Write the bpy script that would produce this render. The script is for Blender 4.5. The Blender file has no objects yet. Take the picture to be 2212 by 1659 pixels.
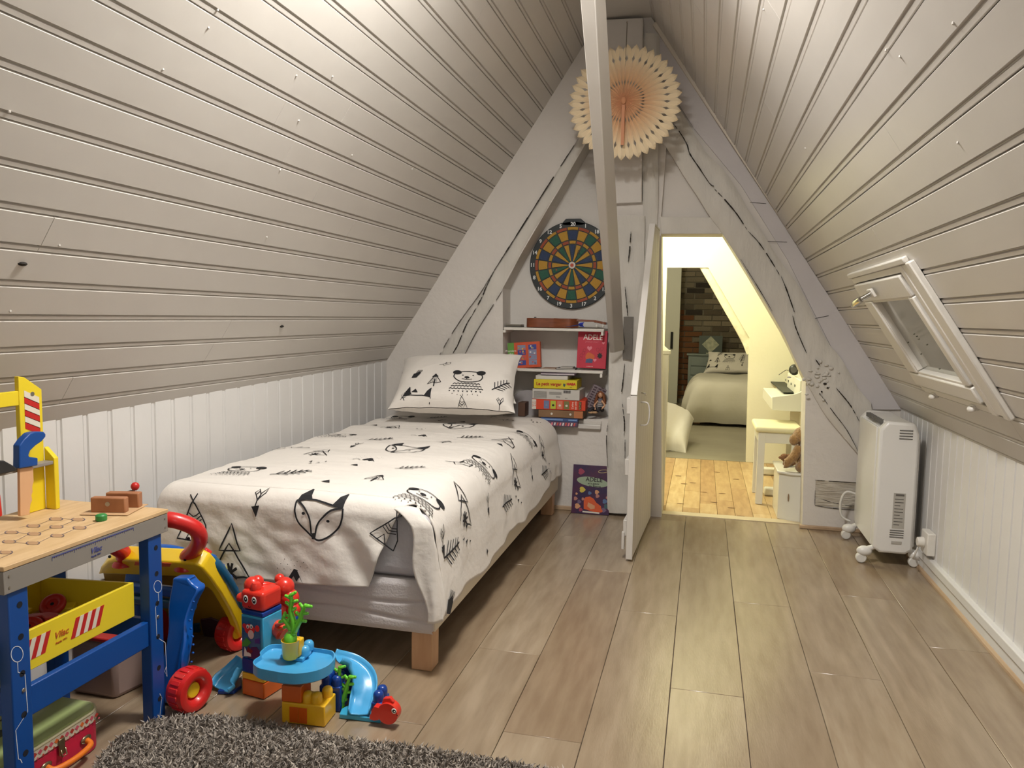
import bpy, bmesh, math, random
from math import sin, cos, pi, radians, sqrt, atan2, exp
from mathutils import Vector as V, Matrix, noise, geometry
random.seed(7)
SC = bpy.context.scene
COL = SC.collection

# ---------------------------------------------------------------- camera
H = 1.02                       # height of the lens over the floor
YAW, PITCH, ROLL = 0.2424, 0.0882, -0.0165
_f = V((-sin(YAW)*cos(PITCH), cos(YAW)*cos(PITCH), -sin(PITCH)))
_r = V((cos(YAW), sin(YAW), 0)); _d = _f.cross(_r)
CR = cos(ROLL)*_r + sin(ROLL)*_d; CD = -sin(ROLL)*_r + cos(ROLL)*_d; CF = _f
cam = bpy.data.objects.new('camera', bpy.data.cameras.new('camera')); COL.objects.link(cam)
cam.matrix_world = Matrix(((CR.x, -CD.x, -CF.x, 0), (CR.y, -CD.y, -CF.y, 0), (CR.z, -CD.z, -CF.z, H), (0, 0, 0, 1)))
cam.data.sensor_width = 36; cam.data.lens = 36*1660/2212; cam.data.clip_start = .02; cam.data.clip_end = 60
SC.camera = cam

# ---------------------------------------------------------------- world, lights, exposure
w = bpy.data.worlds.new('world'); SC.world = w; w.use_nodes = True
w.node_tree.nodes['Background'].inputs[0].default_value = (.02, .03, .06, 1)      # night outside
w.node_tree.nodes['Background'].inputs[1].default_value = .3
SC.view_settings.view_transform = 'Standard'; SC.view_settings.look = 'None'
SC.view_settings.gamma = 1; SC.view_settings.use_curve_mapping = False
SC.view_settings.exposure = -0.12
def lamp(name, kind, loc, power, col, size=.06, rot=None, **k):
    l = bpy.data.lights.new(name, kind); o = bpy.data.objects.new(name, l); COL.objects.link(o)
    l.energy = power; l.color = col; o.location = loc
    if kind == 'AREA':
        l.shape = 'RECTANGLE'; l.size = size; l.size_y = k.get('sy', size)
    else: l.shadow_soft_size = size
    if rot: o.rotation_euler = rot
    return o
lamp('ceiling_lamp', 'AREA', (-.43, 1.75, 2.32), 50, (1, .97, .925), .28)
lamp('ceiling_bulb', 'POINT', (-.43, 1.60, 2.10), 6, (1, .97, .925), .10)
lamp('camera_fill', 'POINT', (.1, -.6, 1.3), 11, (1, .97, .925), .25)  # unseen fill light added behind the camera to lift the ambient
lamp('landing_lamp', 'POINT', (-.45, 4.95, 1.92), 56, (1, 1, .78), .07)
lamp('bedroom_fill', 'POINT', (-.6, 7.2, 1.8), 34, (1, .93, .72), .1)  # added fill light, brightens the bricks; the bedroom has no lamp of its own

# ---------------------------------------------------------------- pixel -> point on a real plane (surveying the photo)
def ray(x, y): return (CR*((x-1106)/1660) + CD*((y-829.5)/1660) + CF)
C0 = V((0, 0, H))
def az(x, y, z=0.): d = ray(x, y); return C0 + d*((z-H)/d.z)
def ay(x, y, Y): d = ray(x, y); return C0 + d*(Y/d.y)
def ax(x, y, X): d = ray(x, y); return C0 + d*(X/d.x)
def ap(x, y, p, n): d = ray(x, y); return C0 + d*((p-C0).dot(n)/d.dot(n))

# ---------------------------------------------------------------- materials
MATS = {}
def lin(c):
    return tuple((v/255/12.92 if v/255 <= .04045 else ((v/255+.055)/1.055)**2.4) for v in c)
def mat(name, rgb, rough=.5, metal=0, bump=0, bscale=60, var=0, vscale=6, spec=.5, rgb2=None, emit=0, trans=0, stretch=None, coat=0, sheen=0):
    if name in MATS: return MATS[name]
    m = bpy.data.materials.new(name); m.use_nodes = True; nt = m.node_tree; b = nt.nodes['Principled BSDF']
    c = lin(rgb)+(1,)
    b.inputs['Base Color'].default_value = c; b.inputs['Roughness'].default_value = rough
    b.inputs['Metallic'].default_value = metal; b.inputs['Specular IOR Level'].default_value = spec
    if coat: b.inputs['Coat Weight'].default_value = coat; b.inputs['Coat Roughness'].default_value = .08
    if sheen: b.inputs['Sheen Weight'].default_value = sheen
    if trans: b.inputs['Transmission Weight'].default_value = trans
    if emit: b.inputs['Emission Color'].default_value = c; b.inputs['Emission Strength'].default_value = emit
    if var or bump or rgb2:
        tc = nt.nodes.new('ShaderNodeTexCoord'); mp = nt.nodes.new('ShaderNodeMapping')
        nt.links.new(tc.outputs['Object'], mp.inputs[0])
        if stretch: mp.inputs['Scale'].default_value = stretch
    if var or rgb2:
        n = nt.nodes.new('ShaderNodeTexNoise'); n.inputs['Scale'].default_value = vscale; n.inputs['Detail'].default_value = 5
        nt.links.new(mp.outputs[0], n.inputs[0])
        cr = nt.nodes.new('ShaderNodeValToRGB'); nt.links.new(n.outputs[0], cr.inputs[0])
        c2 = lin(rgb2)+(1,) if rgb2 else tuple(max(0, v*(1-var)) for v in c[:3])+(1,)
        cr.color_ramp.elements[0].position = .35; cr.color_ramp.elements[1].position = .65
        cr.color_ramp.elements[0].color = c2; cr.color_ramp.elements[1].color = c
        nt.links.new(cr.outputs[0], b.inputs['Base Color'])
    if bump:
        n2 = nt.nodes.new('ShaderNodeTexNoise'); n2.inputs['Scale'].default_value = bscale; n2.inputs['Detail'].default_value = 4
        nt.links.new(mp.outputs[0], n2.inputs[0])
        bp = nt.nodes.new('ShaderNodeBump'); bp.inputs['Strength'].default_value = bump; bp.inputs['Distance'].default_value = .01
        nt.links.new(n2.outputs[0], bp.inputs['Height']); nt.links.new(bp.outputs[0], b.inputs['Normal'])
    MATS[name] = m; return m

# ---------------------------------------------------------------- mesh builder
def worldm(o):
    m = o.matrix_parent_inverse @ o.matrix_basis if o.parent else o.matrix_basis
    return worldm(o.parent) @ m if o.parent else m.copy()
class MB:
    def __init__(s): s.v = []; s.f = []; s.mi = []; s.m = 0; s.xf = None
    def add(s, vs, fs):
        k = len(s.v)
        for p in vs:
            p = V(p); s.v.append(s.xf @ p if s.xf else p)
        for f in fs: s.f.append([i+k for i in f]); s.mi.append(s.m)
        return s
    def box(s, x0, x1, y0, y1, z0, z1):
        return s.add([(x0,y0,z0),(x1,y0,z0),(x1,y1,z0),(x0,y1,z0),(x0,y0,z1),(x1,y0,z1),(x1,y1,z1),(x0,y1,z1)],
                     [(3,2,1,0),(4,5,6,7),(0,1,5,4),(1,2,6,5),(2,3,7,6),(3,0,4,7)])
    def obox(s, c, sx, sy, sz, R=None):
        R = R or Matrix.Identity(3); c = V(c)
        vs = [c + R @ V((i*sx/2, j*sy/2, k*sz/2)) for k in (-1,1) for (i,j) in ((-1,-1),(1,-1),(1,1),(-1,1))]
        return s.add(vs, [(3,2,1,0),(4,5,6,7),(0,1,5,4),(1,2,6,5),(2,3,7,6),(3,0,4,7)])
    def prism(s, pts, ex, holes=()):
        ex = V(ex); pts = [V(p) for p in pts]
        if not holes:
            n = len(pts); s.add(pts+[p+ex for p in pts], [list(range(n))[::-1], [n+i for i in range(n)]]+[(i,(i+1)%n,n+(i+1)%n,n+i) for i in range(n)])
            return s
        loops = [pts]+[[V(p) for p in h] for h in holes]; tr = geometry.tessellate_polygon(loops)
        fl = [p for l in loops for p in l]; n = len(fl); fs = [tuple(t) for t in tr]+[tuple(n+i for i in t[::-1]) for t in tr]
        k = 0
        for l in loops:
            m = len(l); fs += [(k+i,k+(i+1)%m,n+k+(i+1)%m,n+k+i) for i in range(m)]; k += m
        return s.add(fl+[p+ex for p in fl], fs)
    def flat(s, pts):
        pts = [V(p) for p in pts]
        tr = geometry.tessellate_polygon([pts]); return s.add(pts, [tuple(t) for t in tr])
    def tube(s, path, r, n=10, closed=False, cap=True, flat=1.0):
        path = [V(p) for p in path]; N = len(path); rs = r if isinstance(r, (list, tuple)) else [r]*N
        up = None; vs = []
        for i, p in enumerate(path):
            a = path[(i-1) % N] if (closed or i) else p; b = path[(i+1) % N] if (closed or i < N-1) else p
            t = (b-a).normalized()
            if up is None:
                up = V((0,0,1)) if abs(t.z) < .9 else V((1,0,0))
            x = t.cross(up).normalized(); up = x.cross(t).normalized()
            for k in range(n):
                q = 2*pi*k/n; vs.append(p + x*(rs[i]*cos(q)) + up*(rs[i]*sin(q)*flat))
        fs = []
        for i in range(N if closed else N-1):
            j = (i+1) % N
            for k in range(n): fs.append((i*n+k, i*n+(k+1)%n, j*n+(k+1)%n, j*n+k))
        if cap and not closed: fs += [list(range(n))[::-1], [(N-1)*n+k for k in range(n)]]
        return s.add(vs, fs)
    def cyl(s, p0, p1, r0, r1=None, n=20): return s.tube([p0, p1], [r0, r0 if r1 is None else r1], n)
    def lathe(s, prof, c=(0,0,0), axis=(0,0,1), n=24):
        ax_ = V(axis).normalized(); q = V((0,0,1)).rotation_difference(ax_); c = V(c); vs = []; fs = []
        for r, z in prof:
            for k in range(n): vs.append(c + q @ V((r*cos(2*pi*k/n), r*sin(2*pi*k/n), z)))
        for i in range(len(prof)-1):
            for k in range(n): fs.append((i*n+k, i*n+(k+1)%n, (i+1)*n+(k+1)%n, (i+1)*n+k))
        fs += [list(range(n))[::-1], [(len(prof)-1)*n+k for k in range(n)]]
        return s.add(vs, fs)
    def ball(s, c, r, n=16, R=None):
        r = (r, r, r) if not isinstance(r, (tuple, list)) else r; c = V(c); vs = []; fs = []; m = n//2
        for i in range(m+1):
            th = pi*i/m
            for k in range(n):
                p = V((r[0]*sin(th)*cos(2*pi*k/n), r[1]*sin(th)*sin(2*pi*k/n), r[2]*cos(th)))
                vs.append(c + (R @ p if R else p))
        for i in range(m):
            for k in range(n): fs.append((i*n+k, (i+1)*n+k, (i+1)*n+(k+1)%n, i*n+(k+1)%n))
        return s.add(vs, fs)
    def grid(s, fn, us, vs_, mask=None):
        nu, nv = len(us), len(vs_); s0 = [fn(u, v) for v in vs_ for u in us]
        fs = [(j*nu+i, j*nu+i+1, (j+1)*nu+i+1, (j+1)*nu+i) for j in range(nv-1) for i in range(nu-1)
              if mask is None or mask((us[i]+us[i+1])/2, (vs_[j]+vs_[j+1])/2)]
        return s.add(s0, fs)
    def stroke(s, pts, wd, fn, closed=False):
        """ribbon along 2-D points, mapped on a surface by fn(a,b)"""
        P = [V((p[0], p[1])) for p in pts]; N = len(P); L = []; R_ = []
        for i in range(N):
            a = P[(i-1) % N] if (closed or i) else P[i]; b = P[(i+1) % N] if (closed or i < N-1) else P[i]
            t = (b-a)
            if t.length < 1e-9: t = V((1, 0))
            t.normalize(); q = V((-t.y, t.x))*(wd/2); L.append(P[i]+q); R_.append(P[i]-q)
        vs = [fn(p.x, p.y) for p in L]+[fn(p.x, p.y) for p in R_]
        return s.add(vs, [(i, (i+1)%N, N+(i+1)%N, N+i) for i in range(N if closed else N-1)])
    def mesh(s, name, mats):
        me = bpy.data.meshes.new(name); me.from_pydata([tuple(v) for v in s.v], [], s.f)
        for m in (mats if isinstance(mats, (list, tuple)) else [mats]): me.materials.append(m)
        if any(s.mi): me.polygons.foreach_set('material_index', s.mi)
        bm = bmesh.new(); bm.from_mesh(me); bmesh.ops.remove_doubles(bm, verts=bm.verts, dist=1e-6)
        bmesh.ops.recalc_face_normals(bm, faces=bm.faces); bm.to_mesh(me); bm.free()
        return me
    def build(s, name, mats, parent=None, bevel=0, smooth=False, local=False, seg=2, sub=0, **kw):
        return link(name, s.mesh(name, mats), parent, bevel, smooth, local, seg, sub, **kw)
def link(name, me, parent=None, bevel=0, smooth=False, local=False, seg=2, sub=0, label=None, cat=None, group=None, kind=None, loc=None):
    o = bpy.data.objects.new(name, me); COL.objects.link(o)
    if parent:
        o.parent = parent
        if not local: o.matrix_parent_inverse = worldm(parent).inverted()
    if bevel:
        b = o.modifiers.new('bevel', 'BEVEL'); b.width = bevel; b.segments = seg; b.limit_method = 'ANGLE'; b.angle_limit = radians(40); smooth = smooth or 'a'
    if sub:
        b = o.modifiers.new('sub', 'SUBSURF'); b.levels = sub; b.render_levels = sub; smooth = True
    tag(o, label, cat, group, kind); 
    if loc: o.location = loc
    return o
def shade_auto(me, ang=35):
    me.polygons.foreach_set('use_smooth', [True]*len(me.polygons))
    me.set_sharp_from_angle(angle=radians(ang))
_oldlink = link
def link(name, me, parent=None, bevel=0, smooth=False, local=False, seg=2, sub=0, **kw):
    o = _oldlink(name, me, parent, bevel, False, local, seg, sub, **kw)
    if (bevel or smooth == 'a') and not sub: shade_auto(me)
    elif smooth is True or sub: me.polygons.foreach_set('use_smooth', [True]*len(me.polygons))
    elif isinstance(smooth, (int, float)) and smooth: shade_auto(me, smooth)
    return o
def tag(o, label=None, cat=None, group=None, kind=None):
    if label: o['label'] = label
    if cat: o['category'] = cat
    if group: o['group'] = group
    if kind: o['kind'] = kind
    return o
def thing(name, label, cat, loc=(0,0,0), rz=0, group=None, kind=None):
    o = bpy.data.objects.new(name, None); COL.objects.link(o); o.location = loc; o.rotation_euler.z = rz; o.empty_display_size = .05
    return tag(o, label, cat, group, kind)
def struct(name, loc=(0,0,0)):
    return thing(name, None, None, loc, kind='structure')
def text(s, size, M, m, name, parent, ex=.0004, align='CENTER', bold=0, sx=1., shear=0, local=False):
    cu = bpy.data.curves.new('t', 'FONT'); cu.body = s; cu.size = size; cu.extrude = ex; cu.align_x = align; cu.align_y = 'CENTER'
    cu.offset = bold; cu.shear = shear; cu.resolution_u = 3
    o = bpy.data.objects.new('t', cu); me = bpy.data.meshes.new_from_object(o); bpy.data.objects.remove(o)
    me.transform(M @ Matrix.Diagonal((sx, 1, 1, 1))); me.materials.clear(); me.materials.append(m); me.name = name
    return link(name, me, parent, local=local)
def frame(o, x, y):
    """matrix with origin o, x axis along x, y axis along y"""
    x = V(x).normalized(); y = V(y); z = x.cross(y).normalized(); y = z.cross(x)
    return Matrix(((x.x,y.x,z.x,o[0]),(x.y,y.y,z.y,o[1]),(x.z,y.z,z.z,o[2]),(0,0,0,1)))
def lerp(a, b, t): return a+(b-a)*t
def sm(p, n=8, closed=False):
    """Catmull-Rom through points"""
    p = [V(q) for q in p]; N = len(p); out = []
    for i in range(N if closed else N-1):
        a = p[(i-1) % N] if (closed or i) else p[0]; b = p[i]; c = p[(i+1) % N]; d = p[(i+2) % N] if (closed or i+2 < N) else p[-1]
        for k in range(n):
            t = k/n; out.append(.5*((2*b)+(c-a)*t+(2*a-5*b+4*c-d)*t*t+(3*b-a-3*c+d)*t**3))
    if not closed: out.append(p[-1])
    return out
# ---------------------------------------------------------------- the room shell
G = 3.96; XL, XR = -1.697, .921; ZL, ZR = .76, .608; YB = -1.6
white = mat('white_gloss_paint', (208,203,196), .36, bump=.12, bscale=9, var=.04, vscale=3)
wallw = mat('white_wall_paint', (219,213,206), .6, bump=.25, bscale=35, var=.03)
plaster = mat('white_plaster', (216,210,203), .7, bump=.35, bscale=25, var=.03)
greyp = mat('grey_wall_paint', (202,197,197), .7, bump=.25, bscale=20, var=.04)
panelp = mat('panel_paint', (220,218,215), .42, bump=.15, bscale=12, var=.03)
timberp = mat('old_painted_timber', (208,203,194), .6, bump=.7, bscale=26, var=.06, vscale=14, stretch=(1,1,.35))
crackm = mat('crack_dark', (40,35,30), .9)
dark = mat('dark_gap', (58,52,46), .9)
oak = []
for i, (c1, c2) in enumerate([((159,142,119),(147,129,106)),((153,136,113),(141,123,100)),((163,147,124),(149,131,108)),((151,132,108),(139,119,96)),((157,140,117),(145,127,104))]):
    m = mat('oak_laminate_%d' % i, c1, .22, spec=.85, rgb2=c2, vscale=5, stretch=(7,1.0,1), bump=.05, bscale=40)
    nt = m.node_tree; b = nt.nodes['Principled BSDF']                     # flowing grain lines over the soft tone noise
    tc = nt.nodes.new('ShaderNodeTexCoord'); mp = nt.nodes.new('ShaderNodeMapping'); mp.inputs['Scale'].default_value = (3.4,.45,1); mp.inputs['Location'].default_value = (i*3.1, i*1.7, 0)
    nz = nt.nodes.new('ShaderNodeTexNoise'); nz.inputs['Scale'].default_value = 1.3; nz.inputs['Detail'].default_value = 1.5
    mm = nt.nodes.new('ShaderNodeMath'); mm.operation = 'MULTIPLY'; mm.inputs[1].default_value = 34
    sn = nt.nodes.new('ShaderNodeMath'); sn.operation = 'SINE'
    cr = nt.nodes.new('ShaderNodeValToRGB'); cr.color_ramp.elements[0].position = .0; cr.color_ramp.elements[1].position = .9
    cr.color_ramp.elements[0].color = (.86,.84,.82,1); cr.color_ramp.elements[1].color = (1,1,1,1)
    mx = nt.nodes.new('ShaderNodeMix'); mx.data_type = 'RGBA'; mx.blend_type = 'MULTIPLY'; mx.inputs[0].default_value = .8
    src = b.inputs['Base Color'].links[0].from_socket
    nt.links.new(tc.outputs['Object'], mp.inputs[0]); nt.links.new(mp.outputs[0], nz.inputs[0]); nt.links.new(nz.outputs[0], mm.inputs[0]); nt.links.new(mm.outputs[0], sn.inputs[0]); nt.links.new(sn.outputs[0], cr.inputs[0])
    nt.links.new(src, mx.inputs[6]); nt.links.new(cr.outputs[0], mx.inputs[7]); nt.links.new(mx.outputs[2], b.inputs['Base Color'])
    oak.append(m)

# floor of laminate planks, each a part
floor = MB().box(XL-.1, XR+.1, YB, G+.2, -.03, -.0035).build('floor', dark, kind='structure')
PW = .1952; x0 = -.0523; rnd = random.Random(3)
joint = {0:[2.098,3.38], -1:[2.63], 1:[2.83], -2:[1.757], 2:[2.31], 3:[3.015], 4:[2.6], -3:[2.2]}
for i in range(-9, 6):
    a = x0+i*PW; b = a+PW
    if a < XL-.02: a = XL-.02
    if b > XR+.02: b = XR+.02
    if b-a < .02: continue
    js = joint.get(i, [rnd.uniform(1.2,3.4)])
    lo = js[0]; cuts = list(js)
    while lo > YB: lo -= 1.28; cuts.append(max(lo, YB))
    hi = js[-1]
    while hi < G+.12: hi += 1.28; cuts.append(min(hi, G+.125))
    cuts = sorted(set(cuts))
    for c, d in zip(cuts, cuts[1:]):
        if d-c < .01: continue
        far = 'floor_plank'
        MB().box(a+.0006, b-.0006, c+.0006, d-.0006, -.012, 0).build(far, rnd.choice(oak), floor, bevel=.0012, seg=1)

# sloping ceilings: tongued boards running along the room
def board(mb, o, u, n, s0, s1, y0, y1, prof=None):
    """profile in (s, depth) from o along u, inner normal n, extruded along y"""
    w_ = s1-s0
    P = [(0,-.014),(0,-.006),(.002,-.0015),(.0105,-.0015),(.0125,-.007),(.0145,-.007),(.0180,0),(w_-.0035,0),(w_-.0006,-.007),(w_-.0006,-.014)] if w_ > .03 else [(0,-.014),(0,0),(w_,0),(w_,-.014)]
    return mb.prism([o+u*(s0+s)+n*d+V((0,y0,0)) for s, d in P], (0, y1-y0, 0))
def slope(name, o, u, n, length, pitch, hole=None):
    c = MB(); a = o-u*.05-n*.015; b = o+u*length-n*.015
    def slab(s0, s1, y0, y1):
        c.prism([o+u*s0-n*.016+V((0,y0,0)), o+u*s1-n*.016+V((0,y0,0)), o+u*s1-n*.06+V((0,y0,0)), o+u*s0-n*.06+V((0,y0,0))], (0, y1-y0, 0))
    if hole:
        hs0, hs1, hy0, hy1 = hole
        slab(-.05, hs0, YB, G+.2); slab(hs1, length, YB, G+.2); slab(hs0, hs1, YB, hy0); slab(hs0, hs1, hy1, G+.2)
    else: slab(-.10, length, YB, G+.2)
    root = c.build(name, dark, kind='structure')
    k = 0; s = 0.; r = random.Random(len(name))
    if not hole: board(MB(), o, u, n, -.10, 0, YB, G+.01).build('ceiling_board', white, root)
    while s < length-.02:
        s1 = min(s+pitch, length); cut = r.uniform(.3, 3.3); segs = [(YB, cut), (cut+.0015, G+.02)]
        if hole and s1 > hs0 and s < hs1:
            if s < hs0-.006: board(MB(), o, u, n, s, hs0, hy0, hy1).build('ceiling_board', white, root)
            if s1 > hs1+.006: board(MB(), o, u, n, hs1, s1, hy0, hy1).build('ceiling_board', white, root)
            segs = [(YB, hy0), (hy1, G+.02)]
        for y0, y1 in segs: board(MB(), o, u, n, s, s1, y0, y1).build('ceiling_board', white, root)
        s += pitch
    return root
uL = V((.5466,0,.8374)); nL = V((.8374,0,-.5466)); uR = V((-.5446,0,.8387)); nR = V((-.8387,0,-.5446))
oL = V((XL,0,ZL)); oR = V((XR,0,ZR))
SK = (.205, .685, 2.42, 3.165)
slope('ceiling_left', oL, uL, nL, 2.10, .0918)
slope('ceiling_right', oR, uR, nR, 2.27, .092, SK)
MB().box(-.60, -.27, YB, G+.15, 2.492, 2.53).build('ceiling_ridge', white, kind='structure', bevel=.004)
# small knocks and nail heads in the boards
m_ = MB()
for px_, py_ in [(352,150),(645,260),(640,163),(450,60),(20,241),(605,367),(718,165),(760,335),(576,512),(128,530),(22,672),(890,365),(470,22)]:
    p = ap(px_, py_, oL, nL); m_.ball(p, .0035, 6)
for px_, py_ in [(1650,20),(1945,122),(2070,308),(1915,108),(1560,250),(1740,320),(2060,50)]:
    p = ap(px_, py_, oR, nR); m_.ball(p, .0035, 6)
nails = m_.build('ceiling_nail_heads', white, bpy.data.objects['ceiling_left'], kind='stuff')
m_ = MB()
for px_, py_ in [(48,570),(608,705)]:
    p = ap(px_, py_, oL, nL); m_.ball(p, (.009,.012,.005), 8)
m_.build('ceiling_knot_holes', crackm, bpy.data.objects['ceiling_left'], kind='stuff')

# knee walls of vertical boards
def boarded_wall(name, x, sgn, z1, pitch, y_start, y_end, material, phase=0., beadw=.012, skew=0.):
    sk = lambda y: -sgn*skew*(y_end-y)
    root = MB().prism([(x+sk(y_start), y_start, 0), (x, y_end, 0), (x-sgn*.05, y_end, 0), (x-sgn*.05+sk(y_start), y_start, 0)], (0, 0, z1-.02)).build(name, dark, kind='structure')
    y = phase-math.ceil((phase-y_start)/pitch)*pitch
    while y < y_end-.005:
        a, b = max(y, y_start), min(y+pitch, y_end)
        if b-a > .03:
            P = [(a,-.001),(a,.008),(a+.0015,.011),(a+beadw-.0015,.011),(a+beadw+.001,.006),(a+beadw+.004,.013),(b-.003,.013),(b-.0004,.007),(b-.0004,-.001)]
            MB().prism([V((x+sgn*d+sk(yy), yy, 0)) for yy, d in P], (0, 0, z1+.006)).build('wall_board', material, root)
        y += pitch
    return root
pL = (ax(386,1000,XL).y-ax(145,1000,XL).y)/5; fL = ax(145,1000,XL).y
boarded_wall('wall_left', XL-.013, 1, ZL, pL, YB, G, panelp, fL, .014, .0135)
boarded_wall('wall_right', XR+.013, -1, ZR, .078, YB, G, panelp, G, .010)
MB().prism([(XL+.014, G, 0), (XL-.02, G, 0), (XL-.095, YB, 0), (XL-.061, YB, 0)], (0, 0, .07)).build('baseboard_left', panelp, kind='structure', bevel=.003)
q = [(0,0),(-.022,0),(-.021,.008),(-.016,.015),(-.008,.0195),(0,.021)]
MB().prism([V((XR+.002+a, YB, b)) for a, b in q], (0, G-YB, 0)).build('trim_2', mat('oak_quadrant', (190,163,133), .5, rgb2=(164,136,106), vscale=8, stretch=(1,.3,1)), kind='structure')
MB().box(XR-.02, XR+.01, YB, G-.42, .052, .085).build('baseboard_right', panelp, kind='structure', bevel=.004)
MB().box(XR-.012, XR+.01, YB, G, .004, .05).build('baseboard_right', panelp, kind='structure', bevel=.002)
# wall behind the camera
wf = MB().prism([V((XL-.05,YB,0)),V((XR+.05,YB,0)),V((XR+.05,YB,ZR)),V((-.3,YB,2.5)),V((-.57,YB,2.5)),V((XL-.05,YB,ZL))], (0,-.05,0)).build('wall_front', wallw, kind='structure')

# ---------------------------------------------------------------- the gable
def gp(x, y, d=0.): return ay(x, y, G+d)
def strip2(pts): return [gp(*p) for p in pts]
outl = [V((XL-.02,G,-.01)), V((XR+.02,G,-.01)), V((XR+.02,G,ZR)), V((-.31,G,2.5)), V((-.56,G,2.5)), V((XL-.02,G,ZL-.02))]
niche = strip2([(1087,907),(1086,622),(1119,560),(1213,400),(1266,308),(1300,245),(1350,245),(1350,905)])
door = strip2([(1428,1140),(1428,468),(1440,310),(1529,450),(1623,603),(1692,720),(1741,820),(1731,1175)])
dz = -.02
door[0].z = door[-1].z = dz
out2 = [V((XL-.02,G,0)), V((door[0].x,G,0))]+[V(p) for p in door[1:-1]]+[V((door[-1].x,G,0))]+outl[1:]
for p in out2: 
    if p.z < 0: p.z = 0
out2[-5+0] = out2[-5]
wb = MB().prism(out2, (0,.165,0), holes=[niche]).build('wall_back', plaster, kind='structure')
# back of the niche
MB().prism([V(p)+V((0,.165,0)) for p in strip2([(1070,930),(1070,600),(1200,370),(1290,200),(1380,200),(1380,930)])], (0,.02,0)).build('niche_back', mat('niche_paint', (214,210,204), .7, bump=.2, bscale=25), wb)
# recessed field over the lintel
MB().prism([V(p)+V((0,.03,0)) for p in strip2([(1400,470),(1400,250),(1445,300),(1565,500),(1400,500)])], (0,.13,0)).build('wall_field', plaster, wb)
# grey field between the raking strut and the batten
MB().prism([V(p)+V((0,-.012,0)) for p in strip2([(1420,70),(1948,884),(1870,884),(1800,760),(1700,560),(1600,400),(1500,280),(1425,160)])], (0,.012,0)).build('wall_field', greyp, wb)
for a in [(1620,437,1655,440),(1650,521,1700,523),(1750,690,1790,682)]:
    MB().tube([gp(a[0],a[1],-.013), gp(a[2],a[3],-.013)], .0012, 5).build('board_joint', dark, wb)
# lintel and threshold
MB().prism([V(p)+V((0,-.012,0)) for p in strip2([(1425,468),(1541,470),(1562,506),(1428,506)])], (0,.15,0)).build('lintel', timberp, wb, bevel=.004)
thr = MB().box(gp(1405,1110).x-.03, gp(1731,1110).x+.01, G+.06, G+.13, -.006, .004).build('door_threshold', mat('pale_threshold', (206,190,158), .45), wb)

# rough timbers
def timber(name, left, right, d0, d1, mats=None, parent=None, wob=.006, n=34, seed=0, wid=9, nsm=6):
    """beam traced on the gable: left/right edge polylines in photo pixels, front face at depth d0, back at d1"""
    L = sm([gp(*p, d0) for p in left], nsm); R = sm([gp(*p, d0) for p in right], nsm)
    def res(P, t):
        t *= len(P)-1; i = min(int(t), len(P)-2); return P[i].lerp(P[i+1], t-i)
    mb = MB(); us = [i/(wid+3) for i in range(wid+4)]; vs_ = [j/n for j in range(n+1)]
    def f(u, v):
        a, b = res(L, v), res(R, v); w_ = (b-a).length; rr = min(.12, .012/max(w_, .01))
        if u <= 0: return a+V((0, d1-d0, 0))
        if u >= 1: return b+V((0, d1-d0, 0))
        t = (u-us[1])/(us[-2]-us[1]); p = a.lerp(b, t)
        q = p+V((seed*3.1, 0, 0)); nz = noise.noise(q*9)*wob+noise.noise(q*30)*wob*.35
        edge = .008*exp(-t*w_/.012)+.008*exp(-(1-t)*w_/.012)
        return p+V((noise.noise(q*7+V((9,0,0)))*wob*.5, nz+edge, 0))
    mb.grid(f, us, vs_)
    k = len(us); mb.f.append([i for i in range(k)][::-1]); mb.mi.append(0); mb.f.append([n*k+i for i in range(k)]); mb.mi.append(0)
    return mb.build(name, mats or timberp, parent, smooth=50)
def cracks(parent, lines, d, wmax=.006, name='crack'):
    mb = MB(); rr = random.Random(5)
    for ln in lines:
        P = sm([V((x, y, 0)) for x, y in ln], 5); n = len(P)
        for i in range(n-1):
            if rr.random() < .06: continue
            w0 = 1.6*sin(pi*(i+.3)/n)**.6*wmax/.006; t = (P[i+1]-P[i]); t.normalize(); q = V((-t.y, t.x, 0))*w0*rr.uniform(.45, 1)
            a = P[i]-t*.4; b = P[i+1]+t*.4
            mb.add([gp(a.x-q.x, a.y-q.y, d), gp(b.x-q.x*.8, b.y-q.y*.8, d), gp(b.x+q.x*.8, b.y+q.y*.8, d), gp(a.x+q.x, a.y+q.y, d)]+
                   [gp(a.x, a.y, d+.012), gp(b.x, b.y, d+.012)], [(0,1,2,3),(0,4,5,1),(3,2,5,4)])
    return mb.build(name, crackm, parent, kind='stuff')
t1 = timber('timber_strut', [(1249,298),(1183,402),(1099,534),(1064,586),(1035,635),(1004,680),(944,776),(878,890)], [(1267,306),(1213,400),(1152,500),(1119,560),(1086,622),(1062,662),(996,778),(922,905)], -.006, .155, seed=1, n=50, parent=wb)
tag(t1, 'painted old timber strut leaning down behind the pillows')
cracks(t1, [[(1249,300),(1183,402),(1140,470),(1100,533),(1068,583)], [(1068,583),(1050,620),(1041,642),(1020,680)], [(1020,680),(1008,700),(995,730),(986,750),(968,778)]], -.0155)
cracks(t1, [[(1086,625),(1060,667),(1030,715),(998,776)], [(1066,586),(1036,635),(1003,680),(970,730),(945,775)]], -.0145, .003)
t2 = timber('timber_strut', [(1418,285),(1447,330),(1529,460),(1558,499),(1623,603),(1692,720),(1742,826),(1790,905),(1857,985),(1900,1040)],
            [(1462,225),(1507,299),(1527,330),(1568,374),(1596,416),(1621,460),(1658,521),(1692,573),(1727,621),(1762,690),(1790,742),(1818,777),(1853,837),(1882,870)], -.03, .12, seed=2, n=64, wob=.008, parent=wb)
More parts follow.
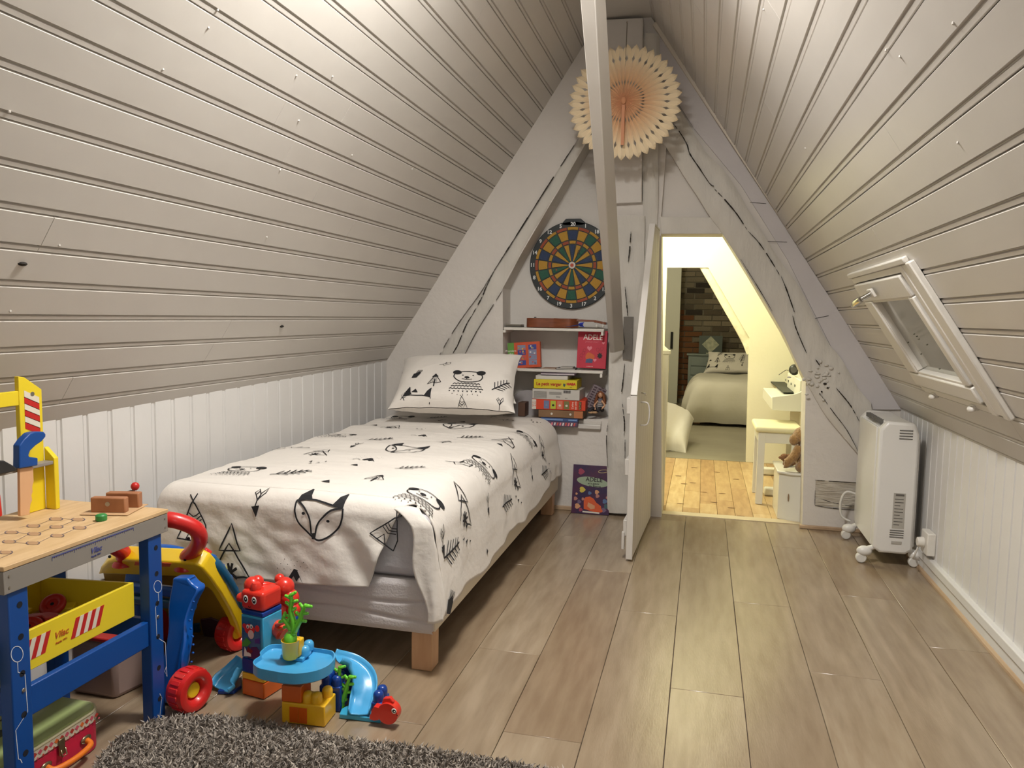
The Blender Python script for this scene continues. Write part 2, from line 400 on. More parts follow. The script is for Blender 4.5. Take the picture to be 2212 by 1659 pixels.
tag(t2, 'wavy whitewashed timber strut with long dark cracks')
cracks(t2, [[(1453,265),(1470,288),(1484,312),(1490,332),(1510,362),(1533,396),(1543,402)], [(1543,408),(1560,425),(1590,460),(1613,495)], [(1617,500),(1640,525),(1665,562),(1683,592)],
            [(1687,596),(1697,620),(1707,648),(1716,674)], [(1712,680),(1718,705),(1730,735),(1742,762)], [(1762,777),(1770,788)], [(1806,838),(1825,860),(1840,880),(1856,910)]], -.0415, .0065)
cracks(t2, [[(1771,850),(1800,890),(1830,930),(1857,982)], [(1600,560),(1640,625),(1668,672)]], -.040, .0035)
m_ = MB(); rr = random.Random(2)
for i in range(26):
    x, y = 1770+rr.gauss(0,18), 820+rr.gauss(0,22); m_.ball(gp(x, y, -.036), (rr.uniform(.004,.014), .004, rr.uniform(.003,.009)), 8)
m_.build('plaster_lumps', timberp, t2, smooth=True, kind='stuff')
m_ = MB()
for x, y, a, b in [(1782,829,6,4),(1788,838,4,3),(1775,846,3,3),(1771,851,2,3)]:
    m_.ball(gp(x, y, -.041), (a*.0014, .003, b*.0014), 8)
m_.build('knot_hole', crackm, t2, kind='stuff')
# king post: plaster-boxed top, rough foot, round corner timber
kp = thing('king_post', 'white painted king post', None, gp(1350,1108)); kp.parent = wb
MB().prism([gp(*p, -.05) for p in [(1305,42),(1389,38),(1386,437),(1322,440)]], (0,.2,0)).build('post_casing', plaster, kp, bevel=.004)
MB().prism([gp(*p, -.02) for p in [(1320,436),(1388,434),(1390,470),(1320,470)]], (0,.17,0)).build('post_neck', plaster, kp)
foot = timber('post_foot', [(1316,466),(1317,620),(1316,760),(1314,900),(1311,1000),(1313,1108)], [(1394,466),(1392,620),(1388,760),(1386,900),(1380,1000),(1376,1110)], -.055, .14, seed=4, n=60, wob=.012, parent=kp)
cracks(kp, [[(1363,500),(1360,540),(1357,565)], [(1350,620),(1354,660),(1356,682)], [(1349,786),(1346,820),(1342,850)], [(1344,870),(1347,895),(1349,915),(1348,940)], [(1344,700),(1350,745)]], -.070, .006)
cracks(kp, [[(1313,915),(1310,950),(1313,1010)], [(1350,950),(1350,990)]], -.066, .004)
rt = timber('corner_timber', [(1389,70),(1390,250),(1388,430),(1390,600),(1388,850),(1383,1100)], [(1424,74),(1424,250),(1421,430),(1419,600),(1412,850),(1404,1108)], -.028, .14, seed=6, n=60, wob=.01, parent=kp)
MB().prism([gp(*p, -.07) for p in [(1347,684),(1368,684),(1365,778),(1345,775)]], (0,.03,0)).build('mortise', mat('mortise_grey', (120,115,108), .8, bump=.5, bscale=40), kp)
# top boarding piece and batten along the slope
bt = MB(); A, B = gp(1409,52,-.03), gp(1962,890,-.03)
u_ = (B-A).normalized(); n_ = V((u_.z,0,-u_.x)); 
bt.prism([A, B, B+n_*-.021, A+n_*-.021], (0,.034,0)); bt = bt.build('gable_batten', mat('batten_paint', (214,205,190), .5), wb, bevel=.003)
br = MB().obox(gp(1847,708,-.05), .040, .036, .058, Matrix.Rotation(radians(-33), 3, 'Y')).obox(gp(1856,722,-.055), .05, .030, .014, Matrix.Rotation(radians(20), 3, 'Y')).build('batten_bracket', white, bt, bevel=.004)

# low inspection recess with rough wood, right of the doorway
rc = MB().prism(strip2([(1762,1036),(1856,1042),(1856,1100),(1760,1091)]), (0,-.003,0)).build('rough_wood_patch', mat('rough_wood', (208,202,190), .8, rgb2=(176,166,150), vscale=30, stretch=(.4,1,3), bump=.8, bscale=60), wb)
cracks(wb, [[(1761,1037),(1800,1040),(1856,1043)], [(1761,1092),(1800,1098),(1856,1102)], [(1761,1060),(1760,1090)], [(1775,1078),(1800,1086),(1840,1094)]], -.005, .0032, 'patch_gap')
# skirting of the gable, right of the doorway and in the alcove
for x0_, y0_, x1_, y1_ in [(1729,1143,1862,1156)]:
    a, b = gp(x0_, 1100).x, gp(x1_, 1100).x; MB().box(a, XR, G-.012, G+.01, 0, .018).build('trim_3', MATS['oak_quadrant'], kind='structure', bevel=.003)
MB().box(-1.2, gp(1312,1100).x, G-.01, G+.01, 0, .022).build('trim_4', MATS['oak_quadrant'], kind='structure', bevel=.003)
# ledge that ends the niche
MB().box(-1.07, -.495, G-.012, G+.165, .465, .485).build('niche_ledge', white, wb, bevel=.003)
MB().box(-.64, -.497, G-.022, G, .44, .466).build('ledge_moulding', white, wb, bevel=.005)

# big raking brace that comes forward from the post to the ridge
bA = [ay(1317,762,3.83), ay(1327,762,3.83), ay(1349,756,3.87)]; bB = [ay(1253,0,2.35), ay(1286,0,2.35), ay(1309,0,2.41)]
bA.append(bA[0]+bA[2]-bA[1]); bB.append(bB[0]+bB[2]-bB[1])
k = .33; bT = [b+(b-a)*k for a, b in zip(bA, bB)]
bb = MB().add(bA+bT, [(0,1,2,3),(7,6,5,4),(0,4,5,1),(1,5,6,2),(2,6,7,3),(3,7,4,0)]).build('raking_brace', white, bevel=.003)
tag(bb, 'slim square white brace rising from the post towards the camera and ridge', 'brace')
# ---------------------------------------------------------------- back rooms seen through the doorway
YP = 5.72                                                # partition between landing and bedroom
cream = mat('cream_wall', (232,228,206), .6, bump=.15, bscale=20, var=.02)
def pp(x, y, d=0.): return ay(x, y, YP+d)
fl2 = MB().box(-1.3, XR+.1, G+.13, YP+.02, -.04, -.008).build('floor_landing', dark, kind='structure')
pine = []
for i, (c1, c2) in enumerate([((208,180,134),(192,158,110)),((200,170,122),(184,150,106)),((216,190,146),(196,164,116)),((192,158,112),(172,136,94))]):
    pine.append(mat('pine_%d' % i, c1, .38, rgb2=c2, vscale=7, stretch=(5,.9,1), bump=.1))
rnd = random.Random(11); y_lo = G+.131
for i in range(24):
    a = -1.25+i*.0905; cuts = [y_lo]+sorted(rnd.uniform(y_lo+.1, YP-.1) for _ in range(2))+[YP]
    for c, d in zip(cuts, cuts[1:]):
        if d-c > .03: MB().box(a+.0007, a+.0898, c+.0007, d-.0007, -.02, -.001).build('floor_plank', rnd.choice(pine), fl2, bevel=.0012, seg=1)
m_ = MB()
for x, y in [(1478,1045),(1497,1043),(1520,1063),(1560,1066),(1470,1088),(1590,1035),(1633,1048),(1542,1085),(1600,1115),(1500,1010),(1549,1020),(1580,1097),(1465,1028),(1620,1118)]:
    p = az(x, y, 0); m_.flat([p+V((.022*cos(t), .008*sin(t), .0004)) for t in [k*pi/4 for k in range(8)]])
m_.build('floor_knots', mat('knot_brown', (120,82,46), .6), fl2, kind='stuff')
# partition with its raking opening
XR2 = XR+.02
hole = [pp(x, y) for x, y in [(1441,578),(1530,578),(1619,730),(1617,765),(1611,1003)]]
zf = -.02; hole.append(V((hole[0].x, YP, hole[-1].z)))
hole[-1].z = hole[-2].z = .001
out = [V((-1.3,YP,0)), V((hole[-1].x,YP,0)), hole[0], hole[1], hole[2], hole[3], V((hole[4].x,YP,0)), V((XR2,YP,0)), V((XR2,YP,2.5)), V((-1.3,YP,2.5))]
part = MB().prism(out, (0,.05,0)).build('wall_partition', cream, kind='structure')
inner = [V(p) for p in hole]; inner[1].x -= .075; inner[2].x -= .02
rv = timber('opening_reveal', [(1530,578),(1575,655),(1619,730),(1618,765)], [(1512,578),(1556,655),(1600,733),(1614,766)], YP-G+.01, YP-G+.12, mats=mat('chipped_render', (226,222,196), .8, bump=.8, bscale=18), parent=part, wob=.008, n=30)
# landing walls, slope, ceiling
MB().prism([V((XR-.0,G+.17,ZR)), V((XR,G+.17,ZR))+uR*2.2, V((XR,G+.17,ZR))+uR*2.2+V((.05,0,.05)), V((XR+.05,G+.17,ZR))], (0,6.2,0)).build('ceiling_landing', cream, kind='structure')
MB().box(XR, XR+.05, G+.17, YP+4, -.02, ZR+.03).build('wall_landing_right', cream, kind='structure')
m_ = MB()
MB().box(-1.35, -1.3, G+.17, YP, 0, 2.5).build('wall_landing_left', cream, kind='structure')
MB().box(-1.35, .3, G+.17, YP+.1, 2.3, 2.35).build('ceiling_landing_top', cream, kind='structure')
# bedroom beyond: floor, brick wall, left wall, ceiling
YBW = 9.6
MB().box(-2.2, XR+.05, YP+.001, YBW+.1, -.03, 0).build('floor_bedroom', mat('grey_lino', (150,143,124), .45, rgb2=(138,130,112), vscale=3), kind='structure')
bw = MB().box(-2.2, XR+.1, YBW+.012, YBW+.1, 0, 2.6).build('wall_brick', mat('mortar', (132,124,108), .95, bump=.6, bscale=40), kind='structure')
bricks = [mat('brick_%d' % i, c, .9, bump=.7, bscale=70, var=.3, vscale=18) for i, c in enumerate([(150,138,118),(130,118,98),(164,150,128),(112,100,84),(146,98,62),(132,84,52),(158,112,74),(70,62,54)])]
rnd = random.Random(4); bh = .0655; bwid = .215
proto = {}
for r_ in range(31):
    z = .02+r_*bh; off = (r_ % 2)*bwid*.5
    for c_ in range(9):
        x = -.86+c_*bwid+off+rnd.uniform(-.006,.006); l = bwid-.012-rnd.uniform(0,.012)
        pz_ = z; xc = x+l/2
        redd = (-.12 if z < 1.0 else -.25)-(xc) 
        if pz_ < 1.12 and xc < .02-max(0, z-.55)*.35+rnd.uniform(-.08,.08): mi = rnd.choice([4,5,6,4,5])
        elif abs(xc+.02) < .2 and 1.05 < z < 1.5 and rnd.random() < .6: mi = rnd.choice([7,3,0])
        else: mi = rnd.choice([0,1,2,3,0,2,1])
        key = mi
        if key not in proto:
            me = MB().box(-.5,.5,-.5,.5,-.5,.5).mesh('brick', bricks[mi]); proto[key] = me
        o = link('brick', proto[key], bw); o.location = (xc, YBW+.004+rnd.uniform(-.004,.004), z+bh/2); o.scale = (l, .03, bh-.011)
        o.rotation_euler = (0, rnd.uniform(-.01,.01), rnd.uniform(-.02,.02))
MB().box(-2.25, -2.2, YP, YBW+.1, 0, 2.4).build('wall_bedroom_left', cream, kind='structure')
MB().box(-2.25, .6, YP+.05, YBW+.1, 2.3, 2.35).build('ceiling_bedroom', cream, kind='structure')
# white door leaf beside the bricks
d1 = thing('door_1', None, None, (-.36, 9.35, 0), kind='structure')
MB().box(-.62, -.275, 9.33, 9.37, .01, 2.1).build('door_panel', mat('door_white', (206,205,192), .5), d1, bevel=.004)
h_ = ay(1451,735,9.32)
MB().box(h_.x-.014, h_.x+.014, 9.31, 9.33, h_.z-.10, h_.z+.10).build('door_handle', mat('iron_black', (28,26,24), .5, .6), d1)
MB().box(-.27, .6, 9.56, 9.6, 0, .05).build('baseboard_bedroom', mat('grey_base', (140,132,118), .6), kind='structure')

# newel post and rail of the stairs
nw = thing('newel_post', 'cream stair newel post with a pointed cap just behind the doorway', 'newel post', (-.17, 4.22, 0))
npx = ay(1427,1000,4.22).x
MB().box(npx-.03, npx+.025, 4.19, 4.245, 0, .83).build('post', cream, nw, bevel=.003)
MB().box(npx-.037, npx+.032, 4.183, 4.252, .83, .85).add([(npx-.03,4.19,.85),(npx+.025,4.19,.85),(npx+.025,4.245,.85),(npx-.03,4.245,.85),(npx-.0025,4.2175,.875)], [(0,1,4),(1,2,4),(2,3,4),(3,0,4)]).build('cap', cream, nw, bevel=.002)
MB().box(npx-.5, npx-.03, 4.2, 4.235, .72, .77).build('handrail', cream, nw, bevel=.006)
MB().box(npx-.5, npx-.03, 4.205, 4.23, .10, .14).build('bottom_rail', cream, nw, bevel=.003)
for k in range(4): MB().box(npx-.12-k*.11, npx-.095-k*.11, 4.205, 4.23, .14, .72).build('baluster', cream, nw, bevel=.002)

# ---------------------------------------------------------------- skylight
def sk(s, y, d): return oR+uR*s+nR*d+V((0, y, 0))
def skbox(mb, s0, s1, y0, y1, d0, d1):
    vs = [sk(s, y, d) for d in (d0, d1) for (s, y) in ((s0,y0),(s1,y0),(s1,y1),(s0,y1))]
    return mb.add(vs, [(3,2,1,0),(4,5,6,7),(0,1,5,4),(1,2,6,5),(2,3,7,6),(3,0,4,7)])
wp = mat('skylight_white', (226,222,214), .38, bump=.1)
sl = thing('window_1', None, None, sk(.45, 2.85, 0), kind='structure')
for s0, s1, y0, y1, d1_ in [(.19,.69,2.40,2.44,.012),(.19,.69,3.165,3.185,.004),(.668,.69,2.44,3.165,.010),(.185,.21,2.44,3.165,.004)]:
    skbox(MB(), s0, s1, y0, y1, -.06, d1_).build('window_frame', wp, sl, bevel=.003)
for s0, s1, y0, y1, d1_ in [(.195,.695,2.285,2.325,.018),(.195,.69,2.326,2.40,.010),(.692,.712,2.33,3.17,.016)]:
    skbox(MB(), s0, s1, y0, y1, 0, d1_).build('casing', wp, sl, bevel=.004)
sash = skbox(MB(), .225,.28,2.465,3.155,-.05,.018).build('sash_rail', wp, sl, bevel=.005)
skbox(MB(), .59,.664,2.465,3.155,-.05,.018).build('sash_rail', wp, sl, bevel=.005)
skbox(MB(), .285,.59,2.465,2.515,-.05,.018).build('sash_rail', wp, sl, bevel=.005)
skbox(MB(), .285,.59,3.03,3.155,-.05,.018).build('sash_rail', wp, sl, bevel=.005)
for s0, s1, y0, y1 in [(.272,.290,2.513,3.04),(.580,.598,2.513,3.04),(.292,.578,2.513,2.528),(.292,.578,3.022,3.04)]:
    skbox(MB(), s0, s1, y0, y1, -.03, .012).build('glazing_bead', wp, sl, bevel=.003)
gl = mat('night_glass', (146,144,130), .10, spec=.7, var=.25, vscale=5, coat=.5)
pane = skbox(MB(), .275,.595,2.514,3.04,-.014,-.008).build('pane', gl, sl)
m_ = MB()
for x, y in [(1962,740),(1975,722),(1981,727),(1985,733),(2003,745),(2030,797),(1990,765)]:
    m_.ball(ap(x, y, sk(.4,2.8,-.008), nR), (.004,.005,.002), 8)
m_.build('rain_marks', mat('rain_mark', (86,86,74), .3), sl, kind='stuff')
chrome = mat('chrome', (200,198,192), .18, 1)
a, b = ap(1911,630,sk(.5,2.8,.03),nR), ap(1882,648,sk(.5,2.8,.075),nR)
hb = skbox(MB(), .612,.645,2.83,2.89,.026,.036).build('handle_base', wp, sl, bevel=.003)
pa = sk(.628, 2.86, .035); hd = MB().cyl(pa, pa+nR*.035, .009).tube([pa+nR*.035, pa+nR*.045-uR*.004+V((0,.04,0)), pa+nR*.045-uR*.015+V((0,.13,0))], [.011,.013,.010], 12).build('window_handle', chrome, sl, smooth=40)
for x, y in [(2022,852),(2108,878)]:
    p = ap(x, y, oR, nR); cp = thing('window_clip', 'small white plastic catch below the skylight, the ' + ('left' if x < 2050 else 'right') + ' one', 'window catch', p)
    R = Matrix((uR, V((0,1,0)), nR)).transposed()
    MB().obox(p+nR*.005, .022, .034, .010, R).build('catch_base', wp, cp, bevel=.002)
    MB().tube([p+nR*.014+V((0,-.022,0)), p+nR*.018, p+nR*.014+V((0,.018,0))], [.007,.010,.007], 8).build('catch_lever', wp, cp, smooth=True)

# ---------------------------------------------------------------- plank door, opened towards the camera
dr = thing('door_2', None, None, (-.235, 3.92, 0), kind='structure')
Hn = V((-.238, 3.90, 0)); Nn = V((-.268, 3.185, 0)); du = (Nn-Hn); DL = du.length; du.normalize(); dn = V((-du.y, du.x, 0))
if dn.x < 0: dn = -dn
def dtop(t): return 1.45 if t < .24 else 1.45-(t-.24)/(DL-.24)*.75
nb = 8
for k in range(nb):
    t0, t1 = DL*k/nb+.0012, DL*(k+1)/nb-.0012
    ts = [t0, t1] if not (t0 < .24 < t1) else [t0, .24, t1]
    P = [Hn+du*t0+V((0,0,.012)), Hn+du*t1+V((0,0,.012))]+[Hn+du*t+V((0,0,dtop(t))) for t in ts[::-1]]
    MB().prism([p-dn*.012 for p in P], dn*.024).build('door_board', MATS['white_wall_paint'], dr, bevel=.003)
for z in (.10,.36,.62):
    MB().prism([Hn+du*.03+V((0,0,z))-dn*.012, Hn+du*(DL-.02)+V((0,0,z))-dn*.012, Hn+du*(DL-.02)+V((0,0,z+.07))-dn*.012, Hn+du*.03+V((0,0,z+.07))-dn*.012], -dn*.02).build('door_ledge', white, dr, bevel=.003)
edge = MB()
P1, P2, P3 = Nn+V((0,0,.01)), Nn+V((0,0,.70)), Hn+du*.24+V((0,0,1.45)); P4 = Hn+V((0,0,1.45))
for a, b in ((P1,P2),(P2,P3),(P3,P4)):
    t = (b-a).normalized(); q = V((0,0,1)) if abs(t.z) < .5 else du
    nn_ = t.cross(dn).normalized(); 
    if nn_.dot(Hn+du*.3+V((0,0,.4))-a) < 0: nn_ = -nn_
    edge.prism([a-dn*.014, a+dn*.014, a+dn*.014-nn_*.008, a-dn*.014-nn_*.008], b-a)
edge.build('door_edge', white, dr, bevel=.002)
hp = Hn+du*.57+dn*.012
MB().tube(sm([hp+V((0,0,.66)), hp+dn*.03+V((0,0,.655)), hp+dn*.038+V((0,0,.61)), hp+dn*.03+V((0,0,.565)), hp+V((0,0,.56))], 5), .0035, 8).build('door_handle', white, dr, smooth=True)
MB().tube([hp+V((0,0,.70)), hp+dn*.018+V((0,0,.698)), hp+dn*.02+V((0,0,.69))], .003, 6).build('door_hook', chrome, dr, smooth=True)
hh = Hn+du*(DL-.03)-dn*.024
MB().prism([hh+V((0,0,.045)), hh-dn*.012+V((0,0,.045)), hh-dn*.012+V((0,0,.12)), hh+V((0,0,.12))], du*.02).build('door_stop', white, dr, bevel=.002)

# ---------------------------------------------------------------- heater
ht = thing('heater', 'tall white electric oil heater on castors standing by right wall', 'heater', (.80, 3.64, 0))
hw = mat('heater_enamel', (226,224,220), .3, spec=.5, coat=.2)
x0, x1 = .720, .880; y0, y1 = 3.43, 3.87; z0, z1 = .056, .612
def cap(yA, yB, name):
    r = .045; P = [(x0+.004,z0+.02),(x0+.03,z0),(x1-.03,z0),(x1-.002,z0+.02),(x1-.002,z1-.05),(x1-.02,z1-.004),(x0+.035,z1),(x0+.006,z1-.035)]
    MB().prism([V((a, yA, b)) for a, b in P], (0, yB-yA, 0)).build(name, hw, ht, bevel=.012, seg=3)
cap(y0, y0+.055, 'end_cap'); cap(y1-.055, y1, 'end_cap')
n = 9
for k in range(n):
    yy = y0+.062+k*(y1-y0-.124)/n; MB().box(x0+.012, x1-.03, yy+.003, yy+(y1-y0-.124)/n-.003, z0+.03, z1-.03).build('fin', hw, ht, bevel=.006)
MB().box(x0+.002, x0+.010, y0+.05, y1-.05, z0+.02, z1-.03).build('side_panel', hw, ht, bevel=.003)
MB().box(x1-.016, x1+.006, y0+.02, y1-.04, z0+.03, z1-.07).build('back_panel', hw, ht, bevel=.004)
MB().box(x0+.03, x1-.03, y0+.05, y1-.05, z1-.02, z1-.004).build('top_grille', hw, ht, bevel=.003)
sl_ = mat('slot_dark', (104,102,98), .7)
for k in range(9): MB().box(x0+.012, x0+.032, y0+.07+k*.031, y0+.077+k*.031, z1-.018, z1-.0005).build('top_slot', sl_, ht)
for k in range(4): MB().box(.800, .850, y0-.002, y0+.004, .575-k*.0115, .5795-k*.0115).build('vent_slot', sl_, ht)
for k in range(4): MB().box(.785, .838, y0-.002, y0+.004, .155-k*.0095, .159-k*.0095).build('vent_slot', sl_, ht)
lb = MB().box(.792, .838, y0-.001, y0+.002, .165, .315).build('rating_label', mat('label_grey', (176,172,164), .5), ht)
tl = MB()
for k in range(9): tl.box(.797, .797+(.034 if k % 3 else .022), y0-.0016, y0, .18+k*.0135, .183+k*.0135)
tl.build('label_print', mat('label_ink', (96,92,88), .6), lb, kind='stuff')
MB().box(.800,.832,y0-.002,y0+.001,.303,.311).build('label_head', mat('label_ink',(96,92,88)), lb)
MB().box(.793,.832,y0-.003,y0+.003,.100,.112).build('switch_plate', mat('label_grey', (176,172,164)), ht, bevel=.001)
for yy in (y0+.03, y1-.05):
    MB().tube([V((x0-.012,yy,.062)), V((x0+.03,yy,.078)), V((x1-.03,yy,.078)), V((x1+.012,yy,.062))], .011, 10).build('castor_bar', hw, ht, smooth=True)
    for xx in (x0-.022, x1+.018):
        cs = MB().ball((xx, yy, .052), (.032,.022,.022), 14).build('castor_hood', hw, ht, smooth=True)
        MB().cyl((xx-.012 if xx < .8 else xx-.008, yy-.012, .022), (xx-.012 if xx < .8 else xx-.008, yy+.012, .022), .0215, n=18).build('castor_wheel', mat('castor_white', (220,218,212), .4), ht, bevel=.004)
MB().tube(sm([(x0+.03,y1-.01,.20),(x0-.03,y1-.0,.215),(x0-.055,y1+.0,.17),(x0-.05,y1+.0,.10),(x0-.01,y1-.01,.075)],6), .0055, 8).build('power_cord', mat('cord_white', (214,212,206), .45), ht, smooth=True)

# socket and timer plug on the right wall
p = ax(2005,1165,XR); sp = thing('wall_socket', 'white surface socket with plug low on the right boarded wall', 'socket', (XR-.02, 3.33, .12))
MB().box(XR-.032, XR-.0, 3.28, 3.37, .10, .19).build('socket_box', wp, sp, bevel=.004)
MB().cyl((XR-.032,3.325,.145), (XR-.058,3.325,.145), .022, .018).build('plug', wp, sp, bevel=.003)
MB().tube(sm([(XR-.05,3.325,.13),(XR-.06,3.35,.07),(XR-.03,3.45,.05),(x1,3.5,.08)],6), .004, 8).build('plug_cord', MATS['cord_white'], sp, smooth=True)
# ---------------------------------------------------------------- prints (drawn motifs, unit about 1 wide)
def circ(cx, cy, rx, ry=None, n=20, a0=0, a1=2*pi):
    ry = ry or rx; return [(cx+rx*cos(a0+(a1-a0)*k/n), cy+ry*sin(a0+(a1-a0)*k/n)) for k in range(n+(0 if abs(a1-a0-2*pi) < 1e-6 else 1))]
def sm2(p, n=5, closed=False): return [(q.x, q.y) for q in sm([V((a, b, 0)) for a, b in p], n, closed)]
def motif(kind, rr=random.Random(1)):
    F, S = [], []                                  # fills, strokes (pts, width, closed)
    if kind in ('fox', 'foxtop'):
        F += [[(-.5,.22),(-.44,.38),(-.30,.62),(-.26,.60),(-.22,.38),(-.18,.30)], [(.5,.16),(.51,.3),(.52,.52),(.50,.53),(.38,.40),(.26,.20)]]
        if kind == 'fox':
            S += [([(-.5,.24),(-.36,.29),(-.1,.28),(.2,.21),(.5,.15)], .025, 0),
                  (sm2([(-.5,.24),(-.5,0),(-.42,-.25),(-.25,-.45),(-.08,-.6),(.05,-.64),(.25,-.52),(.42,-.3),(.5,-.05),(.5,.15)]), .028, 0),
                  (sm2([(-.46,.24),(-.3,.1),(-.18,-.15),(-.14,-.52)]), .028, 0), (sm2([(.48,.15),(.25,.08),(.06,-.12),(-.02,-.3),(-.05,-.5)]), .028, 0)]
            F += [circ(-.32,-.02,.035), circ(.2,-.16,.035), [(-.14,-.5),(-.03,-.47),(-.05,-.63),(-.12,-.63)]]
        else: S += [([(-.5,.24),(-.2,.26),(.2,.22),(.5,.15)], .025, 0), ([(-.5,.22),(-.42,.08)], .02, 0), ([(.5,.15),(.44,0)], .02, 0)]
    elif kind == 'bear':
        F += [circ(-.33,.48,.13,.10), circ(.38,.50,.14,.10), circ(-.02,.27,.075,.05), circ(-.15,.36,.022), circ(.15,.38,.022)]
        S += [(sm2([(-.40,.25),(-.36,.45),(-.15,.54),(.1,.55),(.33,.5),(.44,.3),(.36,.12),(.1,.05),(-.2,.06)], 5, True), .026, 1),
              ([(-.02,.24),(-.02,.18)], .018, 0), ([(-.16,.19),(-.02,.16),(.14,.2)], .018, 0)]
        for r_ in range(3):
            y = -.03-r_*.10; w_ = .40+.05*r_
            S.append(([(-w_+k*.05, y+(.018 if k % 2 else -.018)) for k in range(int(2*w_/.05)+1)], .024, 0))
        for k in range(8): x = -.48+k*.13; F.append([(x-.03,-.31),(x+.03,-.31),(x,-.36)])
        for k in range(6): x = -.40+k*.15; F.append(circ(x,-.42-.02*(k%2),.013,n=8))
    elif kind in ('teepee', 'teepee2'):
        S += [([(-.02,.45),(-.45,-.35),(.40,-.42),(.36,-.05),(.06,.45)], .03, 0), ([(-.45,-.35),(-.2,-.37),(-.08,-.15),(.1,-.4),(.40,-.42)], .03, 0),
              ([(-.08,.62),(.06,.42)], .025, 0), ([(.12,.64),(-.02,.44)], .025, 0)]
        for k in range(3): S.append(([(-.12-.05*k,.22-.09*k),(.0,.14-.1*k),(.08,.16-.09*k),(.2+.02*k,.24-.08*k)], .022, 0))
    elif kind == 'tents':
        S += [([(-.35,.02),(-.02,.6),(.2,.05)], .032, 1), ([(-.42,-.5),(-.35,-.2),(-.08,.2),(.15,-.12),(.45,-.5),(.3,-.48),(.1,-.5)], .032, 0)]
        for an in (30,75,110,150,200,250,330): S.append(([(-.05,-.42),(-.05+.2*cos(radians(an)), -.42+.2*sin(radians(an)))], .05, 0))
    elif kind == 'branch':
        S.append(([(-.5,-.45),(.45,.35)], .045, 0))
        for k in range(5):
            t = .15+.17*k; x, y = -.5+.95*t, -.45+.8*t
            S += [([(x,y),(x+.02,y+.42-.05*k)], .035, 0), ([(x,y),(x+.42-.04*k,y-.05)], .035, 0)]
    elif kind == 'arrow':
        F.append([(-.2,-.1),(.12,-.08),(-.05,-.5)])
        S += [([(-.05,-.1),(.02,.12),(.12,.3)], .035, 0), ([(.02,.12),(-.14,.38),(-.02,.52),(.1,.3)], .03, 0), ([(.02,.12),(.28,.35),(.3,.6),(.1,.32)], .03, 0), ([(-.06,.3),(.02,.42)], .025, 0)]
    elif kind == 'tri': F.append([(-.4,-.15),(.35,-.25),(.05,.3)])
    elif kind == 'tris': F += [[(-.4,.1),(-.25,.1),(-.32,.3)], [(.1,-.15),(.26,-.1),(.12,.08)], [(-.15,-.4),(-.02,-.35),(-.1,-.2)], [(.3,.25),(.4,.2),(.36,.36)]]
    elif kind == 'tree':
        F += [[(-.2,.3),(.2,.3),(0,.6)]]
        S += [([(-.4,-.3),(0,.5),(.4,-.2)], .03, 0), ([(-.4,-.3),(-.1,-.15),(.1,-.25),(.4,-.2)], .03, 0), ([(0,.1),(0,-.55)], .06, 0)]
        for k in range(5): S.append(([(-.25+.1*k,-.2),(-.1+.05*k,.25)], .015, 0))
    elif kind == 'mount':
        F.append([(-.15,-.2),(.05,.12),(.15,.1),(.4,-.3),(.25,-.12),(.15,-.25),(.05,-.1),(-.05,-.22)])
        S.append(([(-.5,-.2),(-.35,-.1),(-.2,-.2)], .03, 0))
        for k in range(14): F.append(circ(-.5+.075*k+.03*(k%3), .08+.14*(k%3), .014, n=6))
    elif kind == 'twig':
        S += [([(-.5,-.1),(0,.05),(.45,.25)], .03, 0), ([(-.2,-.02),(-.05,-.3),(.1,-.1),(.4,-.05),(.45,.25)], .03, 0), ([(0,.05),(.1,.3)], .05, 0)]
    elif kind == 'blob':
        F.append([(-.3,-.4),(.1,-.35),(.3,.1),(.2,.3),(-.1,.1),(-.25,.05)])
        for k in range(5): S.append(([(-.1+.08*k,.1),(.0+.09*k,.45)], .03, 0))
    return F, S
def put(mb, kind, cx, cy, size, fn, rot=0., wmul=1., sy=1.):
    F, S = motif(kind); c, s_ = cos(rot), sin(rot)
    g = lambda x, y: (cx+(x*c-y*s_*sy)*size, cy+(x*s_+y*c*sy)*size)
    for f in F:
        tr = geometry.tessellate_polygon([[V((x, y, 0)) for x, y in f]]); mb.add([fn(*g(x, y)) for x, y in f], [tuple(t) for t in tr])
    for p, wd, cl in S:
        q = []
        for i in range(len(p)-(0 if cl else 1)):
            a, b = p[i], p[(i+1) % len(p)]; m = max(1, int(math.hypot(b[0]-a[0], b[1]-a[1])*size/.02))
            q += [(lerp(a[0],b[0],k/m), lerp(a[1],b[1],k/m)) for k in range(m)]
        if not cl: q.append(p[-1])
        mb.stroke([g(*t) for t in q], wd*size*wmul, fn, bool(cl))

